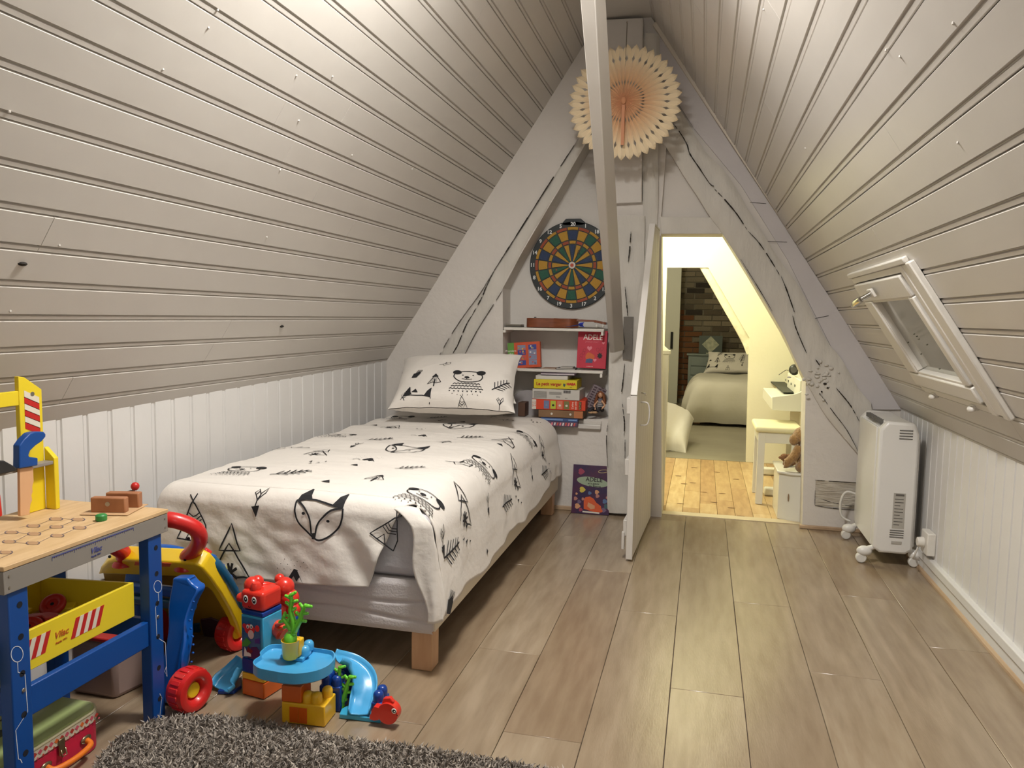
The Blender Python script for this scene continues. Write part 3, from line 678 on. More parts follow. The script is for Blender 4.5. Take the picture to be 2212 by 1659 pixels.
# ---------------------------------------------------------------- bed
BX0, BY0, BW, BL = -1.64, 1.995, .925, 1.935
cloth = mat('duvet_cotton', (226,220,212), .85, bump=.25, bscale=30, sheen=.15)
ink = mat('print_ink', (30,30,34), .8)
tick = mat('bed_base_fabric', (205,200,200), .8, bump=.2, bscale=150)
bed = thing('bed', 'single bed with white quilted base on square beech legs along the left wall', 'bed', (-1.18, 2.96, 0))
beech = mat('beech_leg', (205,165,128), .5, rgb2=(190,148,110), vscale=10, stretch=(3,3,.5))
for x, y in ((BX0+.01,BY0+.02),(-.782,BY0+.012),(BX0+.01,3.82),(-.782,3.82)):
    MB().box(x, x+.062, y, y+.062, 0, .116).build('leg', beech, bed, bevel=.003)
bz0, bz1 = .113, .266; bx1 = BX0+BW
def qfn(u, v):
    x = lerp(BX0, bx1, u); z = lerp(bz0, bz1, v); d = 0
    for zz, am, ph in ((.155,.010,.3),(.205,.010,1.6)):
        dd = z-zz-am*sin(x*11+ph)-.012*(u-.5); d += .006*exp(-(dd/.005)**2)
    d += .010*(max(0,(abs(v-.5)-.38)/.12)**2)
    return V((x, BY0+d-.002, z))
us = [i/90 for i in range(91)]; vs_ = [i/44 for i in range(45)]
MB().box(BX0+.001, bx1-.001, BY0+.012, BY0+BL+.005, bz0, bz1).build('bed_base', tick, bed, bevel=.01, seg=3)
MB().grid(qfn, us, vs_).build('quilted_panel', tick, bed, smooth=True)
MB().box(bx1-.004, bx1+.002, BY0+.02, BY0+BL, bz0+.002, bz1-.02).build('base_side_strip', mat('bed_side_warm_lit', (226,216,196), .6), bed, bevel=.002)  # side of the fabric base; warm light on it put into the cream colour
mt = MB().box(BX0+.012, bx1-.018, BY0+.006, BY0+BL, .2665, .455).build('mattress', mat('mattress_white', (196,194,198), .8, bump=.25, bscale=60), bevel=.035, seg=5)
tag(mt, 'white mattress corner showing under the lifted duvet at the bed foot', 'mattress')
RR = .05; Q = RR*pi/2; RA = .115; QA = RA*pi/2
def fbm(x, y, s): return noise.noise(V((x*s, y*s, 3.3)))
def top_z(a, b):
    puff = .016*(max(0., sin(pi*min(max(a/BW,0),1))))**.6*(.6+.4*sin(b*2))
    wr = .004*fbm(a*.7, b*1.6, 5)+.0022*fbm(a*.8, b*2.6, 12)+.0035*sin(b*21+3*sin(a*4)+fbm(a,b,3)*2)*min(1, max(0,(b-.15)*2))*(.3+.7*max(0, min(1, 1.6-abs(a-.35)*1.6)))
    return .490+puff*min(1, max(0, b/.12))**.5+wr
def zhemR(b): return .150+.070*max(0, min(1, b/BL))+.012*sin(b*9)
def S(a, b, off=0.):
    zt = top_z(a, b); x, y, dr_ = a, b, 0.; nx = ny = 0.; nz = 1.
    if a > BW-RA:
        d = a-(BW-RA); th = min(d/RA, pi/2); h = max(0, d-QA)
        fold = (.007*sin(b*9+1.5*sin(b*5))+.003*sin(b*31+2*sin(b*7)))*min(1, h/.15)
        x = BW-RA+RA*sin(th)+h*.10+fold+.018*min(1,h/.1)*(b/BL); dr_ += RA*(1-cos(th))+h; nx = sin(th); nz = cos(th)
    elif a < RR:
        d = RR-a; th = min(d/RR, pi/2); x = RR-RR*sin(th); dr_ += RR*(1-cos(th)); nx = -sin(th); nz = cos(th)
    if b < RR:
        d = RR-b; th = min(d/RR, pi/2); h = max(0, d-Q)
        k = max(0, (a-.45)/.4)
        fold = (.010*fbm(a+.4*h, h, 7)+.005*fbm(a-.6*h, h*1.3, 17)+.010*k*sin(-a*38+h*30+2))*min(1, h/.06)
        y = RR-RR*sin(th)-h*.05-fold; dr_ += RR*(1-cos(th))+h; ny = -sin(th); nz *= cos(th)
    n_ = V((nx, ny, nz)); n_.normalize()
    if x < BW: x = .028+x*(BW-.028)/BW
    return V((BX0+x, BY0-.012+y, zt-dr_))+n_*off
HF = .49-.235-RR+Q-RR   # distance of the front hem below b=0
dm = MB(); N = 110
bs = [RR+(BL-.01-RR)*i/170 for i in range(171)]
as_ = [-.03]+[BW*i/N for i in range(1, N+1)]
# top with the right drape (normalised beyond the edge)
def fa(b, t): return (BW-RA)*t if t <= 1 else (BW-RA)+(t-1)*(top_z(BW,b)-zhemR(b)-RA+QA)
ts = [-.04]+[i/80 for i in range(81)]+[1+i/44 for i in range(1, 45)]
dm.grid(lambda t, b: S(fa(b, t), b), ts, bs)
# front drape, gathered to the left near its free corner
def aR(q): return (BW-RA*.55)-.13*max(0, q)**.75
def ff(t, q):
    bq = RR-q*(RR+HF+.018*sin(t*5.5-1.2)*max(0,q-.6)); return S(-.0+t*aR(q), bq)
dm.grid(ff, [i/110 for i in range(111)], [i/60 for i in range(61)])
# corner flap folding round the foot corner
def fl(t, q):
    zc = lerp(.470, .160+.02*t, q); top = None
    xf = lerp(-.792, -.722, q**.85); A = V((xf+.01*sin(q*9), BY0-.022-.012*q, zc)); Cn = V((BX0+BW+.012+.035*q, BY0-.012-.02*q, zc))
    Bk = S(fa(RR, 1+min(1, (q*.985+.0))), RR)
    Bk = V((Bk.x, Bk.y, zc)) if q > .05 else Bk
    t2 = t*2
    p = A.lerp(Cn, t2) if t2 <= 1 else Cn.lerp(Bk, t2-1)
    # round the corner
    if abs(t2-1) < .5: p = p.lerp((A.lerp(Cn,.5)+Cn.lerp(Bk,.5))/2, .35*(1-abs(t2-1)*2))
    if q < .12:
        k_ = q/.12; p = S(lerp(BW-.12, BW-RA*.25, t), lerp(.005, RR, t)).lerp(p, k_)
    return p+V((0, -.004*sin(t*14+q*5), 0))*q
dm.grid(fl, [i/24 for i in range(25)], [i/40 for i in range(41)])
duvet = dm.build('duvet', cloth, smooth=True); tag(duvet, 'white duvet printed with black foxes, bears and teepees over the single bed', 'duvet')
sd = duvet.modifiers.new('thick', 'SOLIDIFY'); sd.thickness = .004; sd.offset = -1
# dark sliver of the left rolled corner
off = .0026
pm = MB(); fnS = lambda a, b: S(a, b, off)
def top_ab(x, y):
    p = az(x, y, .505); return p.x-BX0, p.y-BY0+.012
def front_ab(x, y):
    p = ay(x, y, BY0-.015); return p.x-BX0, 2*RR-Q-(.49-p.z)
def right_ab(x, y):
    p = ax(x, y, BX0+BW+.02); return (.49-p.z)-RA+QA+BW-RA, p.y-BY0+.012
F_ = [('fox',680,1108,.155,0,.80),('arrow',541,1086,.085,.1,1.),('teepee',403,1128,.125,.05,1.1),('tents',492,1192,.13,0,1.15),('teepee',836,1147,.10,-.5,1.),('mount',625,1234,.10,0,1.)]
for k_, x, y, s_, r_, sy in F_: put(pm, k_, *front_ab(x, y), s_, fnS, r_, 1.25, sy)
T_ = [('bear',497,1015,.135),('branch',622,1018,.11),('tri',698,1037,.045),('tree',808,1031,.08),('fox',868,970,.15),('bear',905,1062,.135),('branch',884,1007,.09),('mount',787,992,.10),
      ('tris',672,997,.08),('tents',685,977,.11),('twig',628,962,.10),('arrow',757,962,.07),('bear',714,940,.13),('branch',812,947,.10),('tree',958,955,.08),('mount',905,942,.09),('twig',990,995,.10),
      ('bear',1042,990,.13),('branch',1014,942,.10),('teepee',1092,945,.12),('fox',985,918,.15),('bear',850,898,.13),('tents',843,921,.11),('tri',800,914,.05),('arrow',945,905,.06),('branch',938,899,.09),
      ('tree',1060,897,.07),('tris',900,925,.06),('tri',1080,955,.04),('bear',1135,930,.13),('twig',583,966,.07),('tri',995,908,.05),('branch',505,962,.10),('twig',1020,893,.10),('tri',760,1003,.04),('twig',1090,905,.08),('tris',1155,905,.07)]
for k_, x, y, s_ in T_: put(pm, k_, *top_ab(x, y), s_, fnS, 0, 1.2, 1.)
R_ = [('tents',1022,1087,.13,1.2),('branch',1100,1084,.11,.9),('arrow',1064,1093,.07,1.7),('tris',1120,1073,.08,0),('tents',1124,1020,.12,1.2),('branch',1176,1018,.11,.9),('arrow',1154,1024,.06,1.7),('tris',1187,1012,.07,0),
      ('branch',985,1185,.12,.9),('tris',1017,1160,.09,.3),('arrow',932,1205,.085,1.6),('tents',1183,965,.11,1.0),('tri',1053,1190,.03,0),('blob',962,1308,.09,1.0)]
for k_, x, y, s_, r_ in R_:
    a_, b_ = right_ab(x, y)
    put(pm, k_, a_, max(b_, .09), s_, fnS, r_, 1.2, 1.)
pm.build('printed_motifs', ink, duvet, kind='stuff')

# pillows
def pillow(name, label, bl, br, tr, tl, th, seed, prints):
    bl, br, tr, tl = map(V, (bl, br, tr, tl)); nrm = (br-bl).cross(tl-bl).normalized()
    if nrm.y > 0: nrm = -nrm
    def P(u, v, sd=1, off=0.):
        base = bl.lerp(br, u).lerp(tl.lerp(tr, u), v)
        e = (max(0, 1-(2*u-1)**4)*max(0, 1-(2*v-1)**4))**.55
        cx = (.5-u)*.10*(1-abs(2*v-1)**3)*1.0*abs(2*u-1)**3; cy = (.5-v)*.14*(1-abs(2*u-1)**3)*abs(2*v-1)**3
        base = base+(br-bl)*cx*.7+(tl-bl)*cy*.8
        w_ = .010*noise.noise(V((u*3+seed, v*3, sd)))*e+.007*noise.noise(V((u*10+seed, v*6, 0)))*(1-e*.6)
        return base+nrm*(sd*(th*e+.002)+w_+off)
    n = 44; g_ = [i/n for i in range(n+1)]
    mb = MB(); mb.grid(lambda u, v: P(u, v, 1), g_, g_); mb.grid(lambda u, v: P(u, v, -1), g_, g_)
    o = mb.build(name, cloth, smooth=True); tag(o, label, 'pillow')
    pr = MB()
    for k_, x, y, s_, r_ in prints:
        U = br-bl; W_ = tl-bl; of_ = 0; rat = U.length/W_.length
        for _ in range(8):
            p = ap(x, y, bl+nrm*of_, nrm)-nrm*of_; u = min(1,max(0,(p-bl).dot(U)/U.length_squared)); v = min(1,max(0,(p-bl).dot(W_)/W_.length_squared))
            of_ = lerp(of_, th*(max(0, 1-(2*u-1)**4)*max(0, 1-(2*v-1)**4))**.55, .6)
        put(pr, k_, u, v/rat, s_/U.length, lambda a, b: P(min(max(a,0),1), min(max(b*rat,0),1), 1, .0025), r_, 1.2)
    if prints: pr.build('printed_motifs', ink, o, kind='stuff')
    return o
Yb, Yt = 3.38, 3.76
pillow('pillow', 'white pillow behind, leaning against the wall at its left edge', ay(868,868,3.60), ay(1115,872,3.60), ay(1120,780,3.885), ay(872,784,3.885), .035, 9, [])
pillow('pillow', 'white pillow with printed bear and fox ears leaning at the head of the bed', ay(838,884,Yb), ay(1113,893,Yb), ay(1128,768,Yt), ay(872,776,Yt), .075, 2,
       [('bear',1023,815,.165,0),('branch',1104,812,.10,.1),('tree',953,814,.085,0),('foxtop',903,878,.145,-.02),('teepee',1002,880,.065,0),('arrow',1089,866,.075,0),('tri',903,840,.045,0),('blob',915,805,.07,-.2),('tri',877,812,.035,0),('twig',985,780,.06,0),('branch',878,850,.05,.2)])
# ---------------------------------------------------------------- dartboard
def gq(x, y, d): return ay(x, y, G+d)
DY = .145
dc = gq(1236, 573, DY); DR = (gq(1236,573,DY)-gq(1146,573,DY)).length*1.02
db = thing('dartboard', 'round dartboard with blue, green, yellow and red segments on the alcove wall', 'dartboard', (dc.x, G+DY, dc.z))
dk = mat('board_black', (46,52,54), .55); segm = {'y': mat('seg_yellow', (186,142,50), .6, bump=.4, bscale=300), 'b': mat('seg_blue', (44,62,96), .6, bump=.4, bscale=300), 'g': mat('seg_green', (38,92,72), .6, bump=.4, bscale=300), 'r': mat('seg_red', (160,78,52), .6, bump=.4, bscale=300)}
MB().lathe([(DR*.97,0),(DR,.004),(DR,.016),(DR*.985,.02),(DR*.90,.02)], (dc.x, G+DY+.02, dc.z), (0,-1,0), 64).build('surround', dk, db, smooth=40)
MB().prism([V((dc.x+a*DR, G+DY, dc.z+b*DR)) for a, b in [(-.27,.93),(-.22,1.0),(-.17,1.055),(.17,1.055),(.24,1.0),(.31,.93),(.2,.9),(-.2,.9)]], (0,.018,0)).build('hanging_tab', dk, db, bevel=.003)
fy = G+DY-.0005
def arc(r0, r1, a0, a1, n=4, y=fy, th=.003):
    p = [(r0,a0+(a1-a0)*k/n) for k in range(n+1)]+[(r1,a1-(a1-a0)*k/n) for k in range(n+1)]
    return [V((dc.x+r*DR*sin(a), y, dc.z+r*DR*cos(a))) for r, a in p]
rings = [(.09,.465,1),(.485,.555,2),(.575,.785,1),(.80,.865,2)]
tlt = 0.0
for ri, (r0, r1, kd) in enumerate(rings):
    for k in range(20):
        a = 2*pi*k/20+tlt; g_ = .012/((r0+r1)/2)
        if kd == 2: c = 'y' if k % 2 == 0 else 'r'
        else: c = 'y' if k % 2 else ('b' if (k//2) % 2 == 0 else 'g')
        MB().prism(arc(r0+.006, r1, a-pi/20+g_, a+pi/20-g_), (0,-.0035,0)).build('segment', segm[c], db)
MB().cyl((dc.x,fy,dc.z), (dc.x,fy-.006,dc.z), DR*.08, n=24).build('bullseye', mat('bull_white', (206,200,190), .6), db)
MB().cyl((dc.x,fy-.005,dc.z), (dc.x,fy-.0075,dc.z), DR*.04, n=16).build('bullseye_centre', mat('bull_red', (190,80,54), .6), db)
num = [20,1,18,4,13,6,10,15,2,17,3,19,7,16,8,11,14,9,12,5]; nm = mat('number_white', (226,228,226), .5)
for k, n_ in enumerate(num):
    a = 2*pi*k/20; p = (dc.x+DR*.93*sin(a), fy-.0012, dc.z+DR*.93*cos(a))
    text(str(n_), DR*.118, frame(p, (1,0,0), (0,0,1)), nm, 'number', db, bold=.0008)
for x, y in [(1202,583),(1302,583)]:
    MB().ball(gq(x,y,DY-.003), (.006,.002,.006), 8).build('worn_spot', segm['r'], db)
MB().tube([gq(1249,540,DY-.004), gq(1245,556,DY-.004)], .001, 5).tube([gq(1249,540,DY-.004), gq(1253,551,DY-.004)], .001, 5).build('scratch', dk, db, kind='stuff')

# ---------------------------------------------------------------- shelves
shm = mat('shelf_white', (222,217,208), .5, bump=.1)
def shelf(px, label, xr=-.497):
    z = gq(px[0], px[1], -.004).z; xl = gq(1088,706,0).x
    t = thing('wall_shelf', label, 'shelf', (-.78, G+.05, z))
    MB().box(xl+.002, xr, G-.004, G+.164, z-.014, z).build('shelf_board', shm, t, bevel=.0015)
    MB().box(xl, xl+.014, G-.012, G+.16, z-.028, z-.0145).build('bracket', shm, t); MB().box(xr-.012, xr, G-.018, G+.16, z-.032, z-.0145).build('bracket', shm, t)
    return z
z1_ = shelf((1200,709), 'upper white shelf in the alcove holding the ukulele')
z2_ = shelf((1215,799), 'lower white shelf in the alcove holding the red picture book')
z3_ = .486
# ukulele lying on its back
wood = mat('ukulele_wood', (132,70,38), .4, rgb2=(112,56,28), vscale=12, stretch=(1,1,6), coat=.3)
uk = thing('ukulele', 'small brown wooden ukulele lying on the upper shelf', 'ukulele', (-.86, G+.07, z1_))
xa, xb_ = gq(1135,700,.03).x, gq(1308,700,.03).x; L_ = xb_-xa
prof = sm2([(0,.0),(.01,.045),(.07,.062),(.14,.05),(.19,.042),(.25,.055),(.31,.05),(.345,.0)], 4)
f_ = L_/.53
body = [(x*f_, y*.95) for x, y in prof]; body = body+[(x, -y) for x, y in body[::-1][1:-1]]
MB().prism([V((xa+x, G+.078+y, z1_+.001)) for x, y in body], (0,0,.050)).build('body', wood, uk, bevel=.003)
MB().prism([V((xa+.18*f_, G+.06, z1_+.052)), V((xa+.47*f_, G+.063, z1_+.045)), V((xa+.47*f_, G+.063, z1_+.036)), V((xa+.30*f_, G+.06, z1_+.036))], (0,.035,0)).build('neck', wood, uk, bevel=.002)
MB().prism([V((xa+.45*f_, G+.05, z1_+.046)), V((xa+.53*f_, G+.05, z1_+.034)), V((xa+.53*f_, G+.05, z1_+.022)), V((xa+.45*f_, G+.05, z1_+.034))], (0,.055,0)).build('headstock', wood, uk, bevel=.002)
for k in (.47,.51):
    MB().ball((xa+k*f_, G+.045, z1_+.016), (.0085,.007,.0095), 12).tube([(xa+k*f_, G+.05, z1_+.02),(xa+k*f_, G+.055, z1_+.055)], .002, 6).build('tuning_peg', mat('peg_white', (216,212,204), .35), uk, smooth=True)
MB().cyl((xa+.06*f_,G+.05,z1_+.052),(xa+.06*f_,G+.05,z1_+.057),.006).build('strap_button', dk, uk)
dt = thing('dart', 'blue plastic dart lying in front of the ukulele neck', 'dart', (-.66, G+.012, z1_))
MB().tube([gq(1222,706,.012), gq(1234,704.5,.012), gq(1252,702,.012)], [.0008,.0025,.003], 8).build('barrel', mat('dart_navy', (34,38,92), .4), dt)
fl_ = mat('dart_blue', (28,52,168), .35)
a_ = gq(1248,701,.012)
for k in (-1,1): MB().prism([a_, a_+V((.014,0,.010*k)), a_+V((.034,0,.013*k)), a_+V((.026,0,0))], (0,.0015,0)).build('flight', fl_, dt)
MB().prism([a_, a_+V((.014,-.010,.0)), a_+V((.032,-.013,0)), a_+V((.026,0,0))], (0,0,.0015)).build('flight', fl_, dt)
gb = thing('grey_case', 'small flat grey case lying at the left end of the upper shelf', 'case', (gq(1105,703,.03).x, G+.03, z1_))
a, b = gq(1092,700,.02).x, gq(1125,700,.02).x
MB().box(a, b, G+.018, G+.10, z1_+.0005, z1_+.008).build('case_base', mat('case_dark', (84,80,72), .5), gb, bevel=.001); MB().box(a, b, G+.018, G+.10, z1_+.0085, z1_+.016).build('case_lid', mat('case_grey', (128,122,110), .5), gb, bevel=.002)

# ---- books and games
def book(name, label, cat, M, w, h, d, cover, pages=None, art=None, group=None, bev=.0015):
    """M: origin bottom-left of front face, x = right, y = up, z = towards viewer; book extends behind"""
    t = thing(name, label, cat, M @ V((w/2, 0, -d/2)), group=group)
    def B(nm, x0, x1, y0, y1, z0, z1, m, par=t, **k):
        mb = MB(); mb.xf = M; return mb.box(x0,x1,y0,y1,z0,z1).build(nm, m, par, **k)
    if pages:
        B('cover', 0, w, 0, h, -.0025, 0, cover, bevel=bev); B('back_cover', 0, w, 0, h, -d, -d+.0025, cover, bevel=bev); B('spine', 0, .0025, 0, h, -d+.0026, -.0026, cover)
        B('pages', .003, w-.003, .003, h-.003, -d+.0027, -.0027, pages)
    else: B('box', 0, w, 0, h, -d, 0, cover, bevel=bev)
    return t
def poly(M, pts, z, m, name, par):
    mb = MB(); mb.xf = M; return mb.prism([V((x, y, z)) for x, y in pts], (0,0,.0006)).build(name, m, par)
paper = mat('paper', (214,208,196), .7)
# red comic, standing on the lower shelf
red = mat('book_red', (190,40,62), .45); redD = mat('book_red_dark', (128,22,44), .5)
def face(bl, br, tl):
    bl, br, tl = V(bl), V(br), V(tl); x = (br-bl).normalized(); return frame(bl, x, tl-bl), (br-bl).length, (tl-bl).length
M, w_, h_ = face(gq(1245,794,.03), gq(1308,797,.03), gq(1249,713,.05))
bk = book('picture_book', 'red picture book titled ADELE standing at the right of the lower shelf', 'book', M, w_, h_, .016, red, paper)
wt = mat('title_white', (236,230,220), .5); pink = mat('heart_pink', (226,130,142), .5); blk = mat('art_black', (36,30,34), .6); org = mat('art_orange', (206,98,52), .6)
text('ADELE', h_*.20, M @ Matrix.Translation((w_*.52, h_*.815, .0008)), wt, 'title', bk, bold=.0004, sx=.88)
text('Jamais par amour !', h_*.048, M @ Matrix.Translation((w_*.5, h_*.70, .0008)), pink, 'subtitle', bk)
text('Mortelle', h_*.04, M @ Matrix.Translation((w_*.42, h_*.92, .0008)), redD, 'author', bk)
for cx, cy, s_ in [(.42,.53,.09),(.88,.68,.05),(.62,.22,.06)]:
    poly(M, [(w_*cx+s_*w_*a, h_*cy+s_*w_*b) for a, b in [(0,-1),(-.9,-.1),(-.95,.5),(-.5,.8),(0,.4),(.5,.8),(.95,.5),(.9,-.1)]], .0004, pink, 'heart', bk)
for cx, cy in [(.25,.47),(.15,.33),(.14,.25),(.70,.50),(.84,.53),(.22,.40),(.77,.44)]:
    mb = MB(); mb.xf = M; mb.stroke([(w_*cx+a*w_*.05, h_*cy+b*w_*.05) for a, b in circ(0,0,1,1.2,8)], .0012, lambda a, b: V((a,b,.0009)), True); mb.build('doodle', redD, bk)
poly(M, [(w_*(.45+.16*cos(t)), h_*(.30+.11*sin(t)*(1+.2*cos(3*t)))) for t in [k*pi/8 for k in range(16)]], .0004, org, 'cover_shape', bk)
poly(M, [(w_*(.42+.12*a), h_*(.20+.06*b)) for a, b in [(-1,-1),(1,-1),(1.1,.6),(.2,1),(-.8,.5)]], .0006, mat('art_denim', (70,84,120), .6), 'cover_shape', bk)
poly(M, [(w_*(.78+.08*cos(t)*(1+.25*cos(7*t))), h_*(.34+.07*sin(t)*(1+.25*cos(7*t)))) for t in [k*pi/12 for k in range(24)]], .0004, blk, 'cover_shape', bk)
text('TOURBILLON', h_*.03, M @ Matrix.Translation((w_*.45, h_*.045, .0008)), wt, 'imprint', bk)
M2 = Matrix.Translation((.006,.022,.0)) @ M
book('picture_book', 'thin dark book standing hidden behind the red ADELE book', 'book', M2, w_*.97, h_*.95, .008, mat('book_grey', (98,96,104), .5), paper)
# orange activity box/book with green spine
M, w2, h2 = face(gq(1099,796,.035), gq(1168,792.5,.035), gq(1099,741,.05))
ob = book('puzzle_box', 'orange puzzle box with blue picture squares and green end on the lower shelf', 'box', M, w2, h2, .03, mat('box_orange', (200,80,42), .5))
poly(M, [(w2*a, h2*b) for a, b in [(-.01,0),(.19,0),(.19,1),(-.01,1)]], .0003, mat('box_green', (98,150,62), .5), 'end_band', ob)
text('Premiers\nplus', h2*.12, M @ Matrix.Translation((w2*.09, h2*.62, .001)), wt, 'lettering', ob)
pal = [mat('tile_blue', (58,66,140), .5), mat('tile_grey', (130,134,160), .5), mat('tile_red', (196,84,74), .5), mat('tile_white', (220,216,216), .5), mat('tile_yellow', (214,180,70), .5)]
rnd = random.Random(9)
for ci, cx in enumerate((.30,.64)):
    for r_ in range(4):
        x0, y0 = cx, .10+r_*.20; poly(M, [(w2*x0, h2*y0), (w2*(x0+.25), h2*y0), (w2*(x0+.25), h2*(y0+.19)), (w2*x0, h2*(y0+.19))], .0004, pal[(r_+ci)%2 if r_ != 1 else 2-ci*1], 'picture_tile', ob)
        for _ in range(4):
            a, b = x0+.03+rnd.random()*.18, y0+.04+rnd.random()*.11
            poly(M, [(w2*(a+.03*cos(t)), h2*(b+.035*sin(t))) for t in [k*pi/3 for k in range(6)]], .0008, rnd.choice(pal[1:]), 'picture_spot', ob)
# pads lying on the lower shelf
def slab(name, label, cat, xa, xb, z, th, ya, yb, m, m2=None, group=None):
    t = thing(name, label, cat, ((xa+xb)/2, (ya+yb)/2, z), group=group)
    MB().box(xa, xb, ya, yb, z, z+th*.28).build('back_cover', m, t); MB().box(xa+.002, xb-.002, ya+.001, yb-.002, z+th*.29, z+th*.71).build('pages', m2 or paper, t); MB().box(xa, xb, ya, yb, z+th*.72, z+th).build('cover', m, t, bevel=.0006)
    return t
slab('notebook', 'dark notebook lying on the lower shelf next to the red book', 'notebook', gq(1202,797,.02).x, gq(1243,797,.02).x, z2_+.0005, .008, G+.01, G+.10, mat('nb_dark', (70,68,70), .5))
slab('notebook', 'small pale notepad lying on the dark notebook on the lower shelf', 'notebook', gq(1210,797,.02).x, gq(1238,797,.02).x, z2_+.009, .006, G+.015, G+.09, mat('nb_pale', (172,168,162), .5))
slab('notebook', 'thin brown card folder lying in the middle of the lower shelf', 'folder', gq(1170,797,.02).x, gq(1200,797,.02).x, z2_+.0005, .004, G+.02, G+.12, mat('nb_brown', (150,112,84), .5))

# the stack under the lower shelf, bottom to top (pixel left, right, y bottom, y top on the gable plane)
def stk(name, label, cat, x0, x1, yb, yt, fy_, by_, m, skew=0, **k):
    a, b = gq(x0, (yb+yt)/2, fy_), gq(x1, (yb+yt)/2, fy_); zb, zt = gq((x0+x1)/2, yb, fy_).z, gq((x0+x1)/2, yt, fy_).z
    M = Matrix.Translation((a.x, G+fy_, zb)) @ Matrix.Rotation(skew, 4, 'Z') @ frame((0,0,0), (1,0,0), (0,0,1))
    w_, h_ = b.x-a.x, zt-zb-.0006
    return book(name, label, cat, M, w_, h_, by_, m, **k), M, w_, h_
F0 = -.062
t, M, w_, h_ = stk('magazine', 'lowest colourful magazine under the stack of games', 'magazine', 1180, 1247, 921.5, 911, F0+.0, .17, mat('mag_purple', (92,70,96), .5), .02)
for k in range(9): poly(M, [(w_*(.15+k*.09), h_*.2), (w_*(.20+k*.09), h_*.2), (w_*(.22+k*.09), h_*.8), (w_*(.17+k*.09), h_*.8)], .0004, [pink, pal[3], pal[2]][k%3], 'spine_mark', t)
t, M, w_, h_ = stk('magazine', 'blue striped thin book low in the stack of games', 'magazine', 1168, 1248, 910.5, 903, F0+.004, .17, mat('mag_blue', (62,82,130), .5), -.01)
poly(M, [(w_*.02,h_*.35),(w_*.6,h_*.35),(w_*.6,h_*.7),(w_*.02,h_*.7)], .0004, mat('stripe_lightblue', (126,160,206), .5), 'stripe', t); poly(M, [(w_*.75,h_*.35),(w_*.98,h_*.35),(w_*.98,h_*.7),(w_*.75,h_*.7)], .0004, MATS['stripe_lightblue'], 'stripe', t)
t, M, w_, h_ = stk('game_box', 'brown wooden game box under the orange game box in the stack', 'game box', 1163, 1259, 902.5, 886.5, F0, .17, mat('box_brown', (138,106,74), .6, rgb2=(120,90,62), vscale=9), .03)
poly(M, [(w_*.80,h_*.02),(w_*.995,h_*.02),(w_*.995,h_*.98),(w_*.80,h_*.98)], .0004, mat('box_tan_orange', (178,112,70), .6), 'end_label', t)
for cx in (.30,.72): poly(M, [(w_*cx+.006*cos(q), h_*.5+.006*sin(q)) for q in [k*pi/4 for k in range(8)]], .0004, paper, 'mark', t)
t, M, w_, h_ = stk('game_box', 'orange game box with four animal pictures in the stack under the shelf', 'game box', 1149, 1264, 886, 864, F0-.006, .19, mat('box_orange_red', (206,66,36), .5), .05)
poly(M, [(w_*.0,h_*.02),(w_*.08,h_*.02),(w_*.08,h_*.98),(w_*.0,h_*.98)], .0003, paper, 'end_label', t)
for k, c in enumerate([(108,120,156),(176,190,64),(206,122,96),(120,116,70)]):
    x = .225+k*.125; pt = poly(M, [(w_*x,h_*.1),(w_*(x+.10),h_*.1),(w_*(x+.10),h_*.9),(w_*x,h_*.9)], .0004, mat('anim_%d' % k, c, .5), 'picture', t)
    poly(M, [(w_*(x+.05)+.007*cos(q), h_*.45+.006*sin(q)) for q in [j*pi/3 for j in range(6)]], .001, [pal[1],blk,paper,paper][k], 'picture_animal', t)
text("L'arbre\naux amis", h_*.30, M @ Matrix.Translation((w_*.79, h_*.5, .0008)) @ Matrix.Rotation(pi/2, 4, 'Z'), wt, 'lettering', t, sx=.8)
text('1-2\n3-4', h_*.30, M @ Matrix.Translation((w_*.04, h_*.5, .0012)), MATS['box_orange_red'], 'lettering', t)
poly(M, [(w_*.875,h_*.1),(w_*.925,h_*.1),(w_*.925,h_*.9),(w_*.875,h_*.9)], .0005, blk, 'maker_label', t); text('NATHAN', h_*.19, M @ Matrix.Translation((w_*.90, h_*.5, .0014)) @ Matrix.Rotation(pi/2, 4, 'Z'), mat('lbl_gold', (214,190,110), .5), 'lettering', t)
t, M, w_, h_ = stk('game_box', 'white game box with a barcode and small print in the stack', 'game box', 1150, 1252, 863.5, 841, F0, .18, mat('box_white', (196,192,184), .55), .0)
gi = mat('print_grey', (120,118,112), .6)
for k in range(9):
    y = .12+.075*k
    poly(M, [(w_*.03,h_*y),(w_*.31,h_*y),(w_*.31,h_*(y+.03)),(w_*.03,h_*(y+.03))], .0004, gi, 'print_line', t)
    if k > 4: poly(M, [(w_*.36,h_*y),(w_*.62,h_*y),(w_*.62,h_*(y+.03)),(w_*.36,h_*(y+.03))], .0004, gi, 'print_line', t)
for k in range(14): poly(M, [(w_*(.66+k*.011),h_*.66),(w_*(.665+k*.011+.002*(k%3)),h_*.66),(w_*(.665+k*.011+.002*(k%3)),h_*.94),(w_*(.66+k*.011),h_*.94)], .0004, blk, 'barcode_bar', t)
text('GOULA', h_*.12, M @ Matrix.Translation((w_*.55, h_*.28, .0008)), blk, 'lettering', t); text('18x12', h_*.1, M @ Matrix.Translation((w_*.72, h_*.18, .0008)), blk, 'lettering', t)
yel = mat('box_yellow', (214,196,40), .5)
t, M, w_, h_ = stk('game_box', 'yellow orchard board game box with red lettering near the top of the stack', 'game box', 1153, 1246, 840, 820.5, F0-.004, .19, yel, .03)
text('Le petit verger', h_*.50, M @ Matrix.Translation((w_*.35, h_*.50, .0008)), mat('letter_red', (176,56,30), .5), 'lettering', t, bold=.0007, sx=.95)
